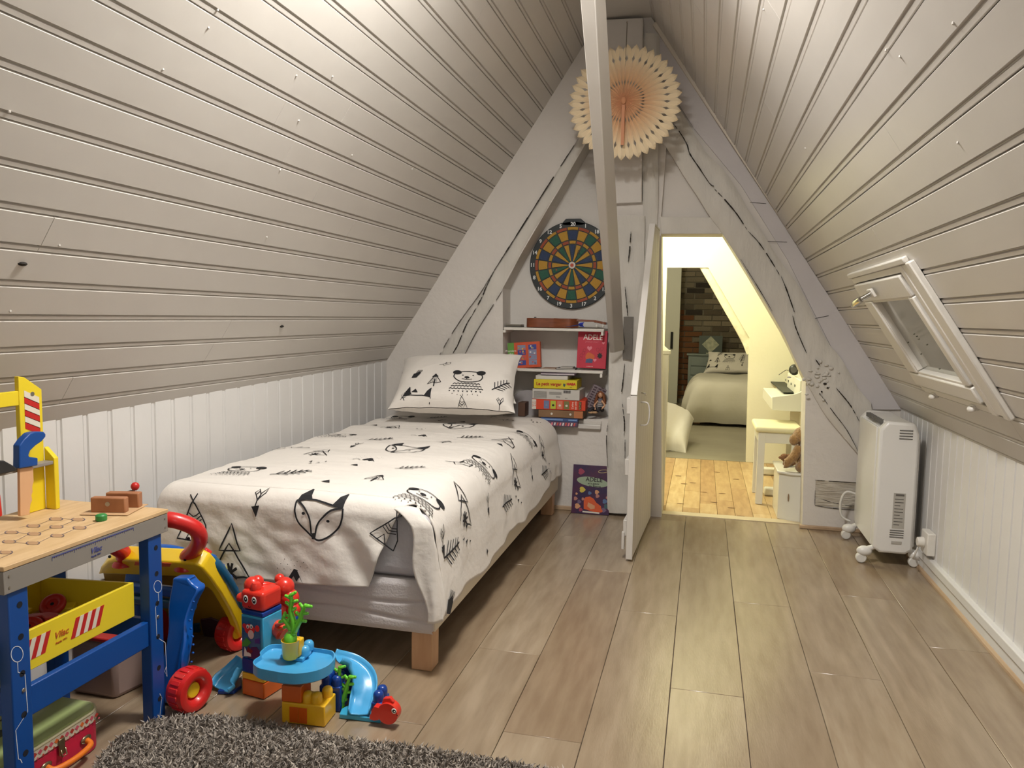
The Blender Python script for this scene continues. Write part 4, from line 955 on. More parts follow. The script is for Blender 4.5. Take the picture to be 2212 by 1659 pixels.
text('HABA', h_*.36, M @ Matrix.Translation((w_*.865, h_*.56, .0008)), mat('letter_red2', (190,40,34), .5), 'maker_lettering', t, bold=.0012, sx=1.05)
poly(M, [(w_*(.71+.03*a), h_*(.5+.25*b)) for a, b in [(-1,.8),(-.6,.2),(0,.5),(.7,.2),(1,.8),(.8,-.4),(.3,-.9),(-.4,-.9),(-.9,-.3)]], .0004, mat('bird_teal', (64,92,86), .5), 'cover_bird', t)
text('mini', h_*.14, M @ Matrix.Translation((w_*.86, h_*.2, .0008)), blk, 'lettering', t)
t, M, w_, h_ = stk('hardback_book', 'white hardback lying on the yellow orchard game box', 'book', 1157, 1226, 820, 811.5, F0+.006, .15, mat('bk_white', (206,202,194), .55), .01)
t, M, w_, h_ = stk('hardback_book', 'dark purple book lying topmost on the stack under the shelf', 'book', 1168, 1243, 811, 805.5, F0+.008, .15, mat('bk_plum', (60,40,58), .5), .06)
poly(M, [(w_*.0,h_*.15),(w_*.96,h_*.2),(w_*.96,h_*.8),(w_*.0,h_*.7)], .0004, mat('pages_lilac', (188,178,184), .6), 'page_edge', t)
# a few hidden spines behind the pillow
# round pale plate/cushion seen behind the stack
rd = MB().lathe([(.0,0),(.085,.002),(.10,.010),(.098,.014),(.0,.016)], (gq(1140,870,.12).x, G+.125, gq(1140,870,.12).z-.03), (0,-1,.15), 40).build('round_plate', mat('grey_plate', (166,160,160), .5), smooth=40)
tag(rd, 'round pale grey plate standing behind the pillow in the alcove corner', 'plate')
bkk = MB().box(gq(1120,880,.02).x, gq(1135,880,.02).x, G+.01, G+.10, .487, .56).build('brown_book', mat('bk_brown', (96,68,52), .6), bevel=.002); tag(bkk, 'brown book leaning behind the pillow edge, left of the game stack', 'book')

# patterned box and doll on the ledge at right
M, w_, h_ = face(gq(1268,893,.06), gq(1302,893,.085), gq(1268,858,.06))
cbm = mat('lilac_box', (150,136,140), .6)
c0 = gq(1285,858,.09)
pb = thing('patterned_box', 'lilac patterned box tilted behind the doll', 'box', c0)
Rb = Matrix.Rotation(radians(26), 3, 'Y') @ Matrix.Rotation(radians(20), 3, 'Z')
MB().obox(c0, .075, .03, .125, Rb).build('box', cbm, pb, bevel=.002)
for r_ in range(8):
    for k in range(3):
        p = c0+Rb @ V((-.025+.025*k, -.0158, .052-.014*r_)); mb = MB(); mb.obox(p, .018, .0008, .007, Rb); mb.build('pattern_chain', mat('chain_dark', (86,70,78), .6), pb)
dl = thing('doll', 'doll with long auburn hair and striped top sitting on the alcove ledge', 'doll', gq(1293,893,.02))
skin = mat('doll_skin', (206,160,126), .5); hair = mat('doll_hair', (132,78,42), .7, rgb2=(108,58,28), vscale=60, stretch=(1,1,.1), bump=.5)
hx = gq(1297,853,.02); 
bodyv = [(gq(1296,884,.03), .020), (gq(1296,872,.03), .019), (gq(1297,864,.03), .014), (gq(1297,859,.026), .007)]
MB().tube([p for p, r in bodyv], [r for p, r in bodyv], 14).build('striped_top', mat('doll_top', (108,104,112), .8), dl, smooth=True)
for k in range(4):
    p = gq(1296,868+4.4*k,.03); MB().tube([p+V((.0205*cos(q), .0205*sin(q)*.95, 0)) for q in [j*2*pi/16 for j in range(16)]], .0014, 5, closed=True).build('stripe', paper, dl)
MB().ball(hx, (.0125,.0135,.017), 18).build('head', skin, dl, smooth=True)
MB().ball(hx+V((0,-.0135,-.002)), (.0016,.0022,.002), 8).build('nose', skin, dl, smooth=True)
for k in (-1,1): MB().ball(hx+V((.005*k,-.0120,.0015)), (.0022,.0015,.0014), 8).build('eye', blk, dl)
MB().ball(hx+V((0,-.0122,-.008)), (.003,.001,.001), 8).build('mouth', mat('lip_red', (170,60,60), .5), dl)
hm = MB()
rnd = random.Random(8)
for k in range(46):
    an = rnd.uniform(-.15*pi, 1.15*pi); s0 = hx+V((.011*cos(an), .011*sin(an)*.9+.002, .010)); out = V((cos(an), sin(an)*.7, 0))
    wv = rnd.uniform(0,6); pts = [s0]+[s0+out*(.006+.010*t+.003*sin(wv+t*7))+V((0,-.004*t,-.018*t*3.2)) for t in (.25,.5,.75,1.)]
    hm.tube(sm(pts,3), .0045, 6)
hm.ball(hx+V((0,.003,.005)), (.0145,.0145,.0150), 14); hm.build('hair', hair, dl, smooth=True, kind='stuff')
pt_ = mat('doll_trousers', (40,36,42), .7)
for k in (-1,1):
    MB().tube(sm([gq(1295+6*k,886,.03), gq(1288+8*k,884,-.02)+V((0,0,.004)), gq(1281+9*k,888,-.035)], 5), [.011]*5+[.009]*6, 10).build('leg', pt_, dl, smooth=True)
MB().tube(sm([gq(1300,866,.02), gq(1306,876,.0), gq(1298,884,-.02)],4), [.006,.006,.0055,.005,.005,.005,.005,.0045,.004], 8).build('arm', skin, dl, smooth=True)
MB().tube(sm([gq(1291,866,.02), gq(1284,876,.0), gq(1286,885,-.02)],4), [.006,.006,.0055,.005,.005,.005,.005,.0045,.004], 8).build('arm', skin, dl, smooth=True)
for k in (0,1): MB().ball(gq(1276+9*k,891,-.03), (.015,.012,.007), 12).build('shoe', mat('doll_shoe', (176,140,104), .5), dl, smooth=True)

# dark comic leaning on the wall at floor level
bl, br, tl = V((gq(1234,1103,-.06).x, G-.060, .0015)), V((gq(1315,1108,-.06).x, G-.056, .0015)), V((gq(1240,1003,-.015).x, G-.014, 0)); tl.z = gq(1240,1003,-.015).z
M, w_, h_ = face(bl, br, tl)
navy = mat('comic_navy', (44,34,72), .4, rgb2=(78,34,66), vscale=14)
cb = book('comic_book', 'dark purple comic titled ADELE leaning on the wall at floor level', 'book', M, w_, h_, .012, navy, paper, bev=.001)
glow = mat('comic_glow', (150,166,140), .5)
poly(M, [(w_*(.53+.42*cos(t)), h_*(.66+.10*sin(t)-.03*cos(t))) for t in [k*pi/12 for k in range(24)]], .0003, glow, 'title_ellipse', cb)
text('ADELE', h_*.125, M @ Matrix.Translation((w_*.57, h_*.705, .0012)), blk, 'title', cb, bold=.0004, sx=.95)
text('et la galaxie\n    des Bizarres', h_*.05, M @ Matrix.Translation((w_*.56, h_*.60, .0012)), blk, 'subtitle', cb, bold=.0002)
rnd = random.Random(12)
cols = [mat('cm_%d' % i, c, .5) for i, c in enumerate([(150,60,84),(176,120,110),(196,176,70),(84,110,150),(110,90,120),(206,150,110),(60,90,96)])]
for cx, cy, r_, c in [(.22,.86,.08,0),(.27,.49,.075,2),(.47,.43,.045,3),(.66,.46,.055,5),(.68,.38,.05,1),(.10,.30,.05,1),(.2,.24,.05,4),(.16,.15,.07,5),(.88,.28,.06,3),(.92,.18,.06,6),(.86,.10,.06,4),(.12,.40,.03,5),(.30,.30,.04,1),(.93,.36,.03,1),(.25,.08,.05,0)]:
    poly(M, [(w_*cx+w_*r_*cos(t)*(1+.2*cos(5*t)), h_*cy+w_*r_*sin(t)*(1+.15*cos(3*t))) for t in [k*pi/8 for k in range(16)]], .0003+.0001*(c%3), cols[c], 'cover_shape', cb)
mb = MB(); mb.xf = M; mb.stroke([(w_*(.8+.13*cos(t)), h_*(.89+.03*sin(t)+.012*cos(t))) for t in [k*pi/10 for k in range(20)]], .003, lambda a, b: V((a,b,.0005)), True); mb.build('planet_ring', mat('ring_gold', (170,150,110), .5), cb)
poly(M, [(w_*a, h_*b) for a, b in [(.33,.10),(.32,.26),(.36,.34),(.48,.36),(.58,.32),(.66,.24),(.78,.18),(.80,.12),(.84,.08),(.80,.05),(.6,.05),(.45,.08)]], .0005, mat('cm_orange', (206,88,44), .5), 'cover_shape', cb)
poly(M, [(w_*a, h_*b) for a, b in [(.44,.24),(.62,.18),(.62,.12),(.52,.10),(.42,.16)]], .0009, cols[5], 'cover_shape', cb)
poly(M, [(w_*a, h_*b) for a, b in [(.30,.03),(.75,.02),(.75,.05),(.30,.06)]], .0006, paper, 'cover_strip', cb)

# ---------------------------------------------------------------- paper rosette on the king post
pcn = ay(1349, 222, 3.68); PR = .262
fan = thing('paper_rosette', 'large peach paper fan rosette with cut-out petals hanging on the king post', 'paper decoration', pcn)
fm = bpy.data.materials.new('rosette_paper'); fm.use_nodes = True; nt = fm.node_tree; b = nt.nodes['Principled BSDF']
tc = nt.nodes.new('ShaderNodeTexCoord'); sx_ = nt.nodes.new('ShaderNodeSeparateXYZ'); cr = nt.nodes.new('ShaderNodeValToRGB')
mm = nt.nodes.new('ShaderNodeMath'); mm.operation = 'MULTIPLY'; mm.inputs[1].default_value = 1/PR
nt.links.new(tc.outputs['Object'], sx_.inputs[0]); nt.links.new(sx_.outputs[2], mm.inputs[0]); nt.links.new(mm.outputs[0], cr.inputs[0]); nt.links.new(cr.outputs[0], b.inputs['Base Color'])
E_ = cr.color_ramp.elements; E_[0].position = .1; E_[0].color = lin((208,152,114))+(1,); E_[1].position = .75; E_[1].color = lin((243,224,190))+(1,)
e = E_.new(.4); e.color = lin((230,192,152))+(1,)
b.inputs['Roughness'].default_value = .8; b.inputs['Subsurface Weight'].default_value = .0
NP = 40; hw_ = pi/NP
def petal():
    mb = MB()
    R_ = [.02,.10,.20,.27,.33,.38,.50,.62,.69,.745,.80,.86,.92,.965,1.0]
    def W_(r):
        if r < .9: return sin(hw_)*r*PR*1.02
        return sin(hw_)*.9*PR*1.02*max(.02, (1-((r-.9)/.1)**1.6))
    for s_ in (-1,1):
        vs = []
        hol = lambda r: .0 if not (.27 < r < .38 or .69 < r < .80) else 1
        for r in R_:
            w0 = W_(r); hw2 = 0
            if abs(r-.33) < .055: hw2 = w0*.42*(1-abs(r-.33)/.056)
            if abs(r-.745) < .06: hw2 = w0*.40*(1-abs(r-.745)/.061)
            for t in (0,.5,1):
                x = s_*lerp(hw2, w0, t); y = -.012*(1-abs(x)/max(w0,1e-6))*min(1, r*2)-.035*(1-r)**1.5
                vs.append(V((x, y, r*PR)))
        fs = []
        for i in range(len(R_)-1):
            for j in range(2): fs.append((i*3+j, i*3+j+1, (i+1)*3+j+1, (i+1)*3+j))
        mb.add(vs, fs)
    return mb.mesh('petal', fm)
pme = petal()
for k in range(NP):
    o = link('petal', pme, fan, local=True); o.rotation_euler = (0, 2*pi*k/NP+.03, 0)
mb = MB(); mb.ball((0,-.040,0), (.012,.006,.018), 12); o = mb.build('centre', mat('rosette_core', (208,146,106), .8), fan, local=True, smooth=True)
MB().box(-.007,.007,-.046,-.036,-.20,-.02).build('closing_strip', mat('strip_orange', (212,146,106), .6), fan, local=True)
st = MB().tube([(0,-.03,.01),(.001,-.01,.20),(.002,0,.36)], .0022, 6).build('hanging_string', mat('string_grey', (120,112,100), .8), fan, local=True)
MB().ball((.002,0.0,.36), .005, 8).build('pin', chrome, fan, local=True)
# ---------------------------------------------------------------- toy workbench by the left wall
byel = mat('paint_yellow', (232,206,40), .45); bblue = mat('paint_blue', (4,70,146), .42); bgrey = mat('paint_grey', (138,132,124), .5); bply = mat('plywood', (214,182,138), .55, rgb2=(200,166,120), vscale=9, stretch=(6,1,1), bump=.1)
bred = mat('paint_red', (190,34,30), .4); bwht = mat('paint_white', (222,214,196), .5); screw = mat('screw_steel', (170,166,158), .3, .9); holem = mat('hole_dark', (14,18,30), .8)
wbk = thing('toy_workbench', 'wooden toy workbench with yellow tool rack, blue legs and ply top', 'toy workbench', (-1.43, 1.38, 0))
X1, X0, Y0, Y1, ZT = -1.28, -1.60, 1.152, 1.618, .528
MB().box(X0, X1+.004, Y0, Y1, ZT-.010, ZT).build('bench_top', bply, wbk, bevel=.0015)
MB().box(X1-.008, X1+.003, Y0, Y1-.002, ZT-.056, ZT-.0105).build('apron', bgrey, wbk, bevel=.001)
MB().box(X0, X1-.0085, Y1-.012, Y1-.002, ZT-.056, ZT-.0105).build('apron', bgrey, wbk, bevel=.001)
MB().box(X0, X1-.0085, Y0, Y0+.010, ZT-.056, ZT-.0105).build('apron', bgrey, wbk, bevel=.001)
MB().box(X0, X0+.010, Y0+.0105, Y1-.0125, ZT-.056, ZT-.0105).build('apron', bgrey, wbk)
fx = X1+.0034
for y in (Y0+.012, Y1-.012):
    for z in (ZT-.022, ZT-.044): MB().cyl((fx-.001,y,z), (fx+.0006,y,z), .0024, n=10).build('screw', screw, wbk)
bi = mat('ruler_blue', (74,80,140), .5)
rl = MB()
rl.box(fx, fx+.0004, ax(112,1190,fx).y, ax(288,1131,fx).y, ZT-.0165, ZT-.0145)
ya_, yb_ = ax(112,1190,fx).y, ax(288,1131,fx).y
for k in range(41):
    y = lerp(ya_, yb_, k/40); l = .007 if k % 10 == 0 else (.005 if k % 5 == 0 else .003); rl.box(fx, fx+.0004, y-.0003, y+.0003, ZT-.0165-l, ZT-.0165)
rl.build('ruler_scale', bi, wbk, kind='stuff')
pL_ = ax(207,1181,fx)
text('Vilac', .017, frame((fx+.0004, pL_.y, ZT-.034), (0,1,0), (0,0,1)), bi, 'lettering', wbk, shear=.3, bold=.0002)
text('depuis 1911', .006, frame((fx+.0004, pL_.y, ZT-.046), (0,1,0), (0,0,1)), bi, 'lettering', wbk)
# slots printed/cut in the top, with their chain of grey lines
sm_ = MB()
tp = lambda x, y: az(x, y, ZT+.0006)
slots = [(72,1136),(25,1150),(74,1153),(122,1138),(71,1173),(20,1170),(121,1121),(172,1140),(169,1122),(13,1193),(124,1157)]
slm = mat('slot_brown', (176,140,104), .7)
for x, y in slots:
    sm_.add([tp(x+13*cos(t), y+3.6*sin(t)) for t in [k*pi/8 for k in range(16)]], [tuple(range(16))])
sm_.build('slots', slm, wbk, kind='stuff')
pm2 = MB()
for a, b in [((60,1135),(40,1140)),((84,1133),(108,1123)),((133,1119),(158,1123)),((133,1136),(158,1125)),((86,1150),(110,1141)),((37,1150),(60,1153)),((30,1170),(60,1155)),((32,1171),(58,1174)),((85,1171),(110,1159)),((135,1154),(160,1143)),((184,1137),(212,1127)),((0,1206),(26,1195)),((0,1155),(12,1152)),((26,1195),(26,1190))]:
    p, q = tp(*a), tp(*b); d = (q-p).normalized(); n_ = V((-d.y, d.x, 0))*.0006; pm2.add([p-n_, q-n_, q+n_, p+n_], [(0,1,2,3)])
for x, y in slots:
    for s_ in (-1,1):
        for j in range(6):
            t0, t1 = -.9+j*.3, -.9+(j+1)*.3; f = lambda t, r: tp(x+s_*13*r*cos(t), y+3.6*r*sin(t))+V((0,0,.0003)); pm2.add([f(t0,1), f(t1,1), f(t1,1.18), f(t0,1.18)], [(0,1,2,3)])
pm2.build('printed_lines', mat('print_navy', (96,88,100), .6), wbk, kind='stuff')
gpg = tp(219,1124)
pg = thing('green_peg', 'green round wooden peg standing in the bench top', 'peg', gpg); MB().lathe([(.0115,0),(.0125,.002),(.0125,.012),(.010,.0145)], gpg, n=16).build('peg_head', mat('peg_green', (44,136,66), .45), pg, smooth=40); MB().cyl(gpg+V((0,0,-.008)), gpg, .006).build('peg_shank', bply, pg)
# legs and rails
def leg(x0, x1, y0, y1, hol=True, lab=None):
    o = MB().box(x0, x1, y0, y1, 0, ZT-.05).build('leg', bblue, wbk, bevel=.0025)
    if hol:
        ym = (y0+y1)/2
        for z in (.055,.135,.215,.30,.375,.44): MB().cyl((x1-.003,ym+.002,z), (x1+.0005,ym+.002,z), .0065, n=14).build('leg_hole', holem, o)
        MB().cyl((x1-.001,ym+.003,.265), (x1+.0018,ym+.003,.265), .0045, n=12).build('bolt', screw, o, bevel=.001)
    return o
lR = leg(X1-.032, X1-.002, 1.553, 1.598); lL = leg(X1-.032, X1-.002, 1.165, 1.210)
leg(X0+.002, X0+.03, 1.553, 1.598, False); leg(X0+.002, X0+.03, 1.165, 1.210, False)
wl = mat('line_white', (216,220,228), .5); xw = X1-.0015
def wline(pts, par, cl=False):
    mb = MB(); mb.stroke([(ax(x, y, xw).y, ax(x, y, xw).z) for x, y in pts], .0016, lambda a, b: V((xw, a, b)), cl); mb.build('printed_line', wl, par, kind='stuff')
wline([(341+8.5*cos(t), 1267+13*sin(t)) for t in [k*pi/10 for k in range(20)]], lR, True)
wline([(342,1281),(343,1298),(336,1312),(339,1377),(357,1388),(361,1462),(356,1450),(359,1440)], lR); wline([(345,1498),(350,1508),(348,1520),(344,1560),(349,1562),(366,1552),(366,1540),(357,1555)], lR)
wline([(37+13*cos(t), 1413+17*sin(t)) for t in [k*pi/10 for k in range(20)]], lL, True)
wline([(38,1431),(39,1452),(54,1457),(60,1537),(34,1578),(40,1640),(44,1640),(48,1648)], lL)
a_, b_ = ax(60,1490,X1-.012), ax(325,1350,X1-.012)
MB().box(X1-.024, X1-.008, 1.2105, 1.5525, .200, .262).build('front_rail', bblue, wbk, bevel=.002)
MB().box(X0+.008, X0+.024, 1.2105, 1.5525, .200, .262).build('back_rail', bblue, wbk, bevel=.002)
for y in (1.168, 1.557): MB().box(X0+.031, X1-.033, y+.01, y+.026, .21, .26).build('side_rail', bblue, wbk, bevel=.002)
# tool rack
UX = -1.556
def xpoly(pts, X, th): return [V((X, ax(x, y, X).y, ax(x, y, X).z)) for x, y in pts]
P = xpoly([(40,813),(53,815),(81,842),(86,960)], UX, 0); yr = 1.530
zb = ZT+.0005; yl = P[0].y
up = MB().prism([V((UX,yl,zb)), V((UX,yl,P[0].z)), V((UX,P[1].y,P[1].z)), V((UX,yr,P[2].z)), V((UX,yr,zb))], (-.013,0,0)).build('rack_upright', byel, wbk, bevel=.0015)
fxx = UX+.0006
for k in range(6):
    z0 = .722+.0150*k; c = bred if k % 2 == 0 else bwht
    y0_, y1_ = yl+.013, yr-.009
    MB().prism([V((UX+.0001,y0_,z0+.012)), V((UX+.0001,y1_,z0-.008)), V((UX+.0001,y1_,z0+.0085)), V((UX+.0001,y0_,z0+.0285))], (.0005,0,0)).build('warning_stripe', c, wbk)
MB().cyl((UX,(yl+yr)/2+.004,.815), (UX+.0012,(yl+yr)/2+.004,.815), .0055).build('screw', screw, wbk)
zk = ay(84,966,yr).z; ze = ay(117,990,yr).z; xe = ay(121,1100,yr).x
MB().prism([V((UX,yr,zb)), V((xe,yr,zb)), V((xe,yr,ze)), V((UX,yr,zk+.002))], (0,.013,0)).build('rack_bracket', byel, wbk, bevel=.0015)
MB().prism([V((UX,Y0+.01,zb)), V((xe,Y0+.01,zb)), V((xe,Y0+.01,ze)), V((UX,Y0+.01,zk+.002))], (0,.013,0)).build('rack_bracket', byel, wbk, bevel=.0015)
MB().prism([V((UX,Y0+.01,zb)), V((UX,Y0+.01,.80)), V((UX,Y0+.04,.84)), V((UX,Y0+.066,.84)), V((UX,Y0+.066,zb))], (-.013,0,0)).build('rack_upright', byel, wbk, bevel=.0015)
c1 = ax(32,846,UX+.002); MB().box(UX-.012, UX-.001, Y0+.066, yl-.0005, c1.z-.034, c1.z).build('rack_crossbar', byel, wbk, bevel=.0015)
MB().cyl((UX-.0005, 1.395, c1.z-.016), (UX+.0012, 1.395, c1.z-.016), .005).build('screw', screw, wbk)
zs = ze-.006
MB().box(UX+.001, xe-.002, Y0+.024, yr-.0005, zs-.009, zs).build('rack_shelf', bgrey, wbk, bevel=.0015)
# saw
SX = -1.520
sw = thing('toy_saw', 'toy saw with blue handle and wooden blade hanging through the rack shelf', 'toy saw', (SX, 1.44, zs))
pts = [(41.5,999.6),(82,993),(82,976.5),(63.6,974.5),(62,970),(65.6,961),(77,950),(90.6,941),(99,931),(99,925),(94.5,920),(77,920),(65.6,923),(52,936),(42,950),(42,975)]
zsh = zs+.0006; P = xpoly(pts, SX+.008, 0); z0_ = min(p.z for p in P); P = [V((p.x, p.y, p.z+(zsh-z0_))) for p in P]
MB().prism(P, (-.020,0,0)).build('handle', bblue, sw, bevel=.003, seg=3)
Pb = xpoly([(43,1012),(72,1008),(73,1040),(70,1052),(71,1062),(68,1070),(70,1080),(66,1090),(64,1112),(44,1115)], SX, 0)
MB().prism([V((p.x, p.y, max(p.z, ZT+.002))) for p in Pb], (-.008,0,0)).build('blade', mat('beech_pale', (214,168,126), .55), sw, bevel=.001)
pl = thing('toy_plane', 'black plastic toy plane lying on the rack shelf behind the saw', 'toy tool', (SX, 1.36, zs))
MB().prism([V((SX-.012, y, z+zs)) for y, z in [(1.29,.0008),(1.400,.0008),(1.400,.010),(1.392,.016),(1.372,.030),(1.355,.034),(1.29,.034)]], (.030,0,0)).build('tool_body', mat('tool_black', (34,34,36), .6), pl, bevel=.003)
hm_ = thing('toy_hammer', 'toy hammer with red and bare wood handle hanging from the rack shelf', 'toy hammer', (SX, 1.335, zs))
MB().cyl((SX+.004,1.352,zs-.012), (SX+.004,1.356,.605), .0075, .009, 16).build('handle', MATS['beech_pale'], hm_, smooth=40)
MB().cyl((SX+.004,1.356,.6045), (SX+.004,1.358,.555), .0095, .0105, 16).build('grip', bred, hm_, bevel=.002)
MB().cyl((SX+.004,1.352,zs+.001), (SX+.004,1.352,zs+.022), .010).build('hammer_head', bred, hm_, bevel=.002)
# vise
vz = ZT+.0015; vm = mat('vise_wood', (170,116,80), .5, rgb2=(156,102,68), vscale=12, stretch=(3,1,1))
v1 = az(195,1108,vz); v2 = az(270,1109,vz)
vs_t = thing('toy_vise', 'brown wooden toy vise with a red ball crank on the bench top', 'toy vise', ((v1.x+v2.x)/2, 1.56, ZT))
ex = (v2-v1); wv = ex.length; ex.normalize(); ey = V((-ex.y, ex.x, 0)); Rv = Matrix((ex, ey, V((0,0,1)))).transposed()
cv = (v1+v2)/2
MB().obox(cv+ey*.011+V((0,0,.019)), wv, .020, .037, Rv).build('jaw', vm, vs_t, bevel=.003)
MB().obox(cv+ey*.062+ex*.010+V((0,0,.019)), wv*.98, .022, .038, Rv).build('jaw', vm, vs_t, bevel=.003)
MB().obox(cv+ey*.035+V((0,0,.0005)), wv+.03, .11, .001, Rv).build('base_mark', mat('plate_ply', (196,160,120), .6), vs_t)
MB().cyl(cv+V((0,0,.022))-ey*.0005, cv+V((0,0,.022))+ey*.001, .0055, n=16).build('bolt_end', screw, vs_t)
MB().cyl(cv+V((0,0,.012))+ey*.022, cv+V((0,0,.012))+ey*.052, .007, n=14).build('screw_rod', vm, vs_t)
q = cv+ey*.073+ex*.010+V((0,0,.024)); MB().cyl(q, q+ey*.028, .0105, n=18).build('crank_hub', bgrey, vs_t, bevel=.002)
q2 = q+ey*.022; MB().tube([q2, q2+ex*.010+V((0,0,.014))], .004, 8).build('crank_arm', bgrey, vs_t); MB().ball(q2+ex*.012+V((0,0,.021)), .0105, 18).build('crank_ball', bred, vs_t, smooth=True)

# drawer box hanging under the top, with its contents
DX = X1-.036; p1, p2, p3 = ax(52,1367,DX), ax(289,1258,DX), ax(293,1330,DX)
dy1 = p2.y; dzt = (p1.z+p2.z)/2; dzb = p3.z; dy0 = 1.14
dw = thing('toolbox', 'yellow open tool box with red and white warning stripes in the workbench frame', 'tool box', ((DX-.12), 1.33, dzb))
MB().box(DX-.008, DX, dy0, dy1, dzb, dzt).build('front_panel', byel, dw, bevel=.0015)
MB().box(DX-.245, DX-.237, dy0, dy1-.03, dzb, dzt+.004).build('back_panel', byel, dw, bevel=.0015)
MB().prism([V((DX-.0085,dy1,dzb)), V((DX-.0085,dy1,dzt)), V((DX-.2365,dy1-.03,dzt)), V((DX-.2365,dy1-.03,dzb))], (0,-.008,0)).build('side_panel', byel, dw, bevel=.001)
MB().box(DX-.2365, DX-.0085, dy0, dy0+.008, dzb, dzt).build('side_panel', byel, dw, bevel=.001)
MB().box(DX-.2365, DX-.0085, dy0+.0085, dy1-.04, dzb, dzb+.006).build('bottom_panel', bply, dw)
fxd = DX+.0001
for base in (dy0+.055, dy0+.055+.150):
    for k in range(7):
        y0_ = base+k*.0118; c = bred if k % 2 == 0 else bwht
        MB().prism([V((fxd,y0_,dzb+.022)), V((fxd,y0_+.0118,dzb+.022)), V((fxd,y0_+.0278,dzt-.020)), V((fxd,y0_+.016,dzt-.020))], (.0005,0,0)).build('warning_stripe', c, dw)
text('Vilac', .020, frame((fxd+.0006, dy0+.180, (dzt+dzb)/2+.004), (0,1,0), (0,0,1)), mat('logo_red', (186,84,30), .5), 'lettering', dw, shear=.3, bold=.0002)
text('depuis 1911', .0065, frame((fxd+.0006, dy0+.180, (dzt+dzb)/2-.012), (0,1,0), (0,0,1)), MATS['logo_red'], 'lettering', dw)
# contents of the tool box
rnd = random.Random(21)
def strip_piece(i, c, L_, pos, rz, m, lab):
    t = thing('perforated_strip', lab, 'toy strip', pos, rz)
    o = MB().box(-L_/2, L_/2, -.012, .012, -.004, .004).build('strip', m, t, bevel=.0015, local=True)
    for k in range(int(L_/.034)): MB().cyl((-L_/2+.02+k*.034,0,.003), (-L_/2+.02+k*.034,0,.0046), .0065, n=14).build('hole', holem, t, local=True)
yy0 = dzb+.018
strip_piece(0, 0, .27, (DX-.215, 1.30, dzt-.030), pi/2, byel, 'yellow perforated toy strip along the back of the tool box')
strip_piece(1, 0, .25, (DX-.178, 1.29, dzt-.040), pi/2+.05, byel, 'second yellow perforated toy strip, inside the back one in the tool box')
strip_piece(2, 0, .16, (DX-.055, 1.395, dzt-.032), pi/2-.25, bply, 'bare wood perforated toy strip by the front panel of the tool box')
strip_piece(3, 0, .15, (DX-.095, 1.235, dzt-.032), pi/2+.5, bply, 'bare wood perforated toy strip at the near end of the tool box')
def ring(nm, lab, c, r, m, ax_=(0,0,1)):
    t = thing(nm, lab, 'toy', c)
    n = 18; q = V((0,0,1)).rotation_difference(V(ax_)); MB().tube([V(c)+q@V((r*cos(2*pi*k/n), r*sin(2*pi*k/n), 0)) for k in range(n)], r*.45, 10, closed=True).build('rim', m, t, smooth=True)
    MB().cyl(V(c)-q@V((0,0,r*.2)), V(c)+q@V((0,0,r*.2)), r*.6, n=14).build('disc', m, t); MB().cyl(V(c)+q@V((0,0,r*.2)), V(c)+q@V((0,0,r*.26)), r*.2, n=12).build('hub_hole', holem, t)
rdm = mat('wood_red', (172,34,30), .45)
ring('toy_disc', 'red wooden toy disc lying in the middle of the tool box', (DX-.075, 1.31, dzt-.030), .022, rdm, (.3,-.2,1))
ring('toy_disc', 'red wooden toy disc near the far end of the tool box', (DX-.13, 1.43, dzt-.030), .020, rdm, (.2,-.6,.8))
ring('toy_disc', 'red wooden toy disc at the near end of the tool box', (DX-.045, 1.19, dzt-.028), .021, rdm, (.5,0,1))
cr_ = thing('toy_spanner', 'red wooden toy spanner lying across the tool box', 'toy spanner', (DX-.12, 1.345, dzt-.022))
MB().prism([V((DX-.17+a*.1, 1.30+b*.1, dzt-.026)) for a, b in [(0,0),(.15,-.12),(.35,-.05),(.38,.1),(.95,.45),(1.15,.35),(1.3,.5),(1.15,.7),(.9,.68),(.8,.6),(.3,.27),(.1,.3)]], (0,0,.009)).build('spanner_body', rdm, cr_, bevel=.002)
for i, (x, y) in enumerate([(.16,1.22),(.20,1.40),(.05,1.26),(.15,1.48)]):
    b_ = MB().obox((DX-x, y, dzb+.02), .04, .05, .026, Matrix.Rotation(i*.7, 3, 'Z')).build('toy_block', [rdm, bblue, bply, byel][i], bevel=.003)
    tag(b_, ['red wooden block deep in the tool box','blue wooden block deep in the tool box','bare wooden block deep in the tool box','yellow wooden block deep in the tool box'][i], 'toy block')
# greyish bin with red content behind the bench
bn = thing('storage_bin', 'pale mauve plastic bin standing on the floor behind the workbench frame', 'bin', (-1.52, 1.76, 0))
mv = mat('bin_mauve', (150,128,120), .5)
bx = [(-1.60,1.63),(-1.46,1.63),(-1.44,1.72),(-1.60,1.72)]
MB().prism([V((x,y,.0)) for x, y in bx], (0,0,.15)).build('bin_body', mv, bn, bevel=.012)
MB().prism([V((x*1.0,y,.1505)) for x, y in bx], (0,0,.012)).build('bin_lid', rdm, bn, bevel=.004)

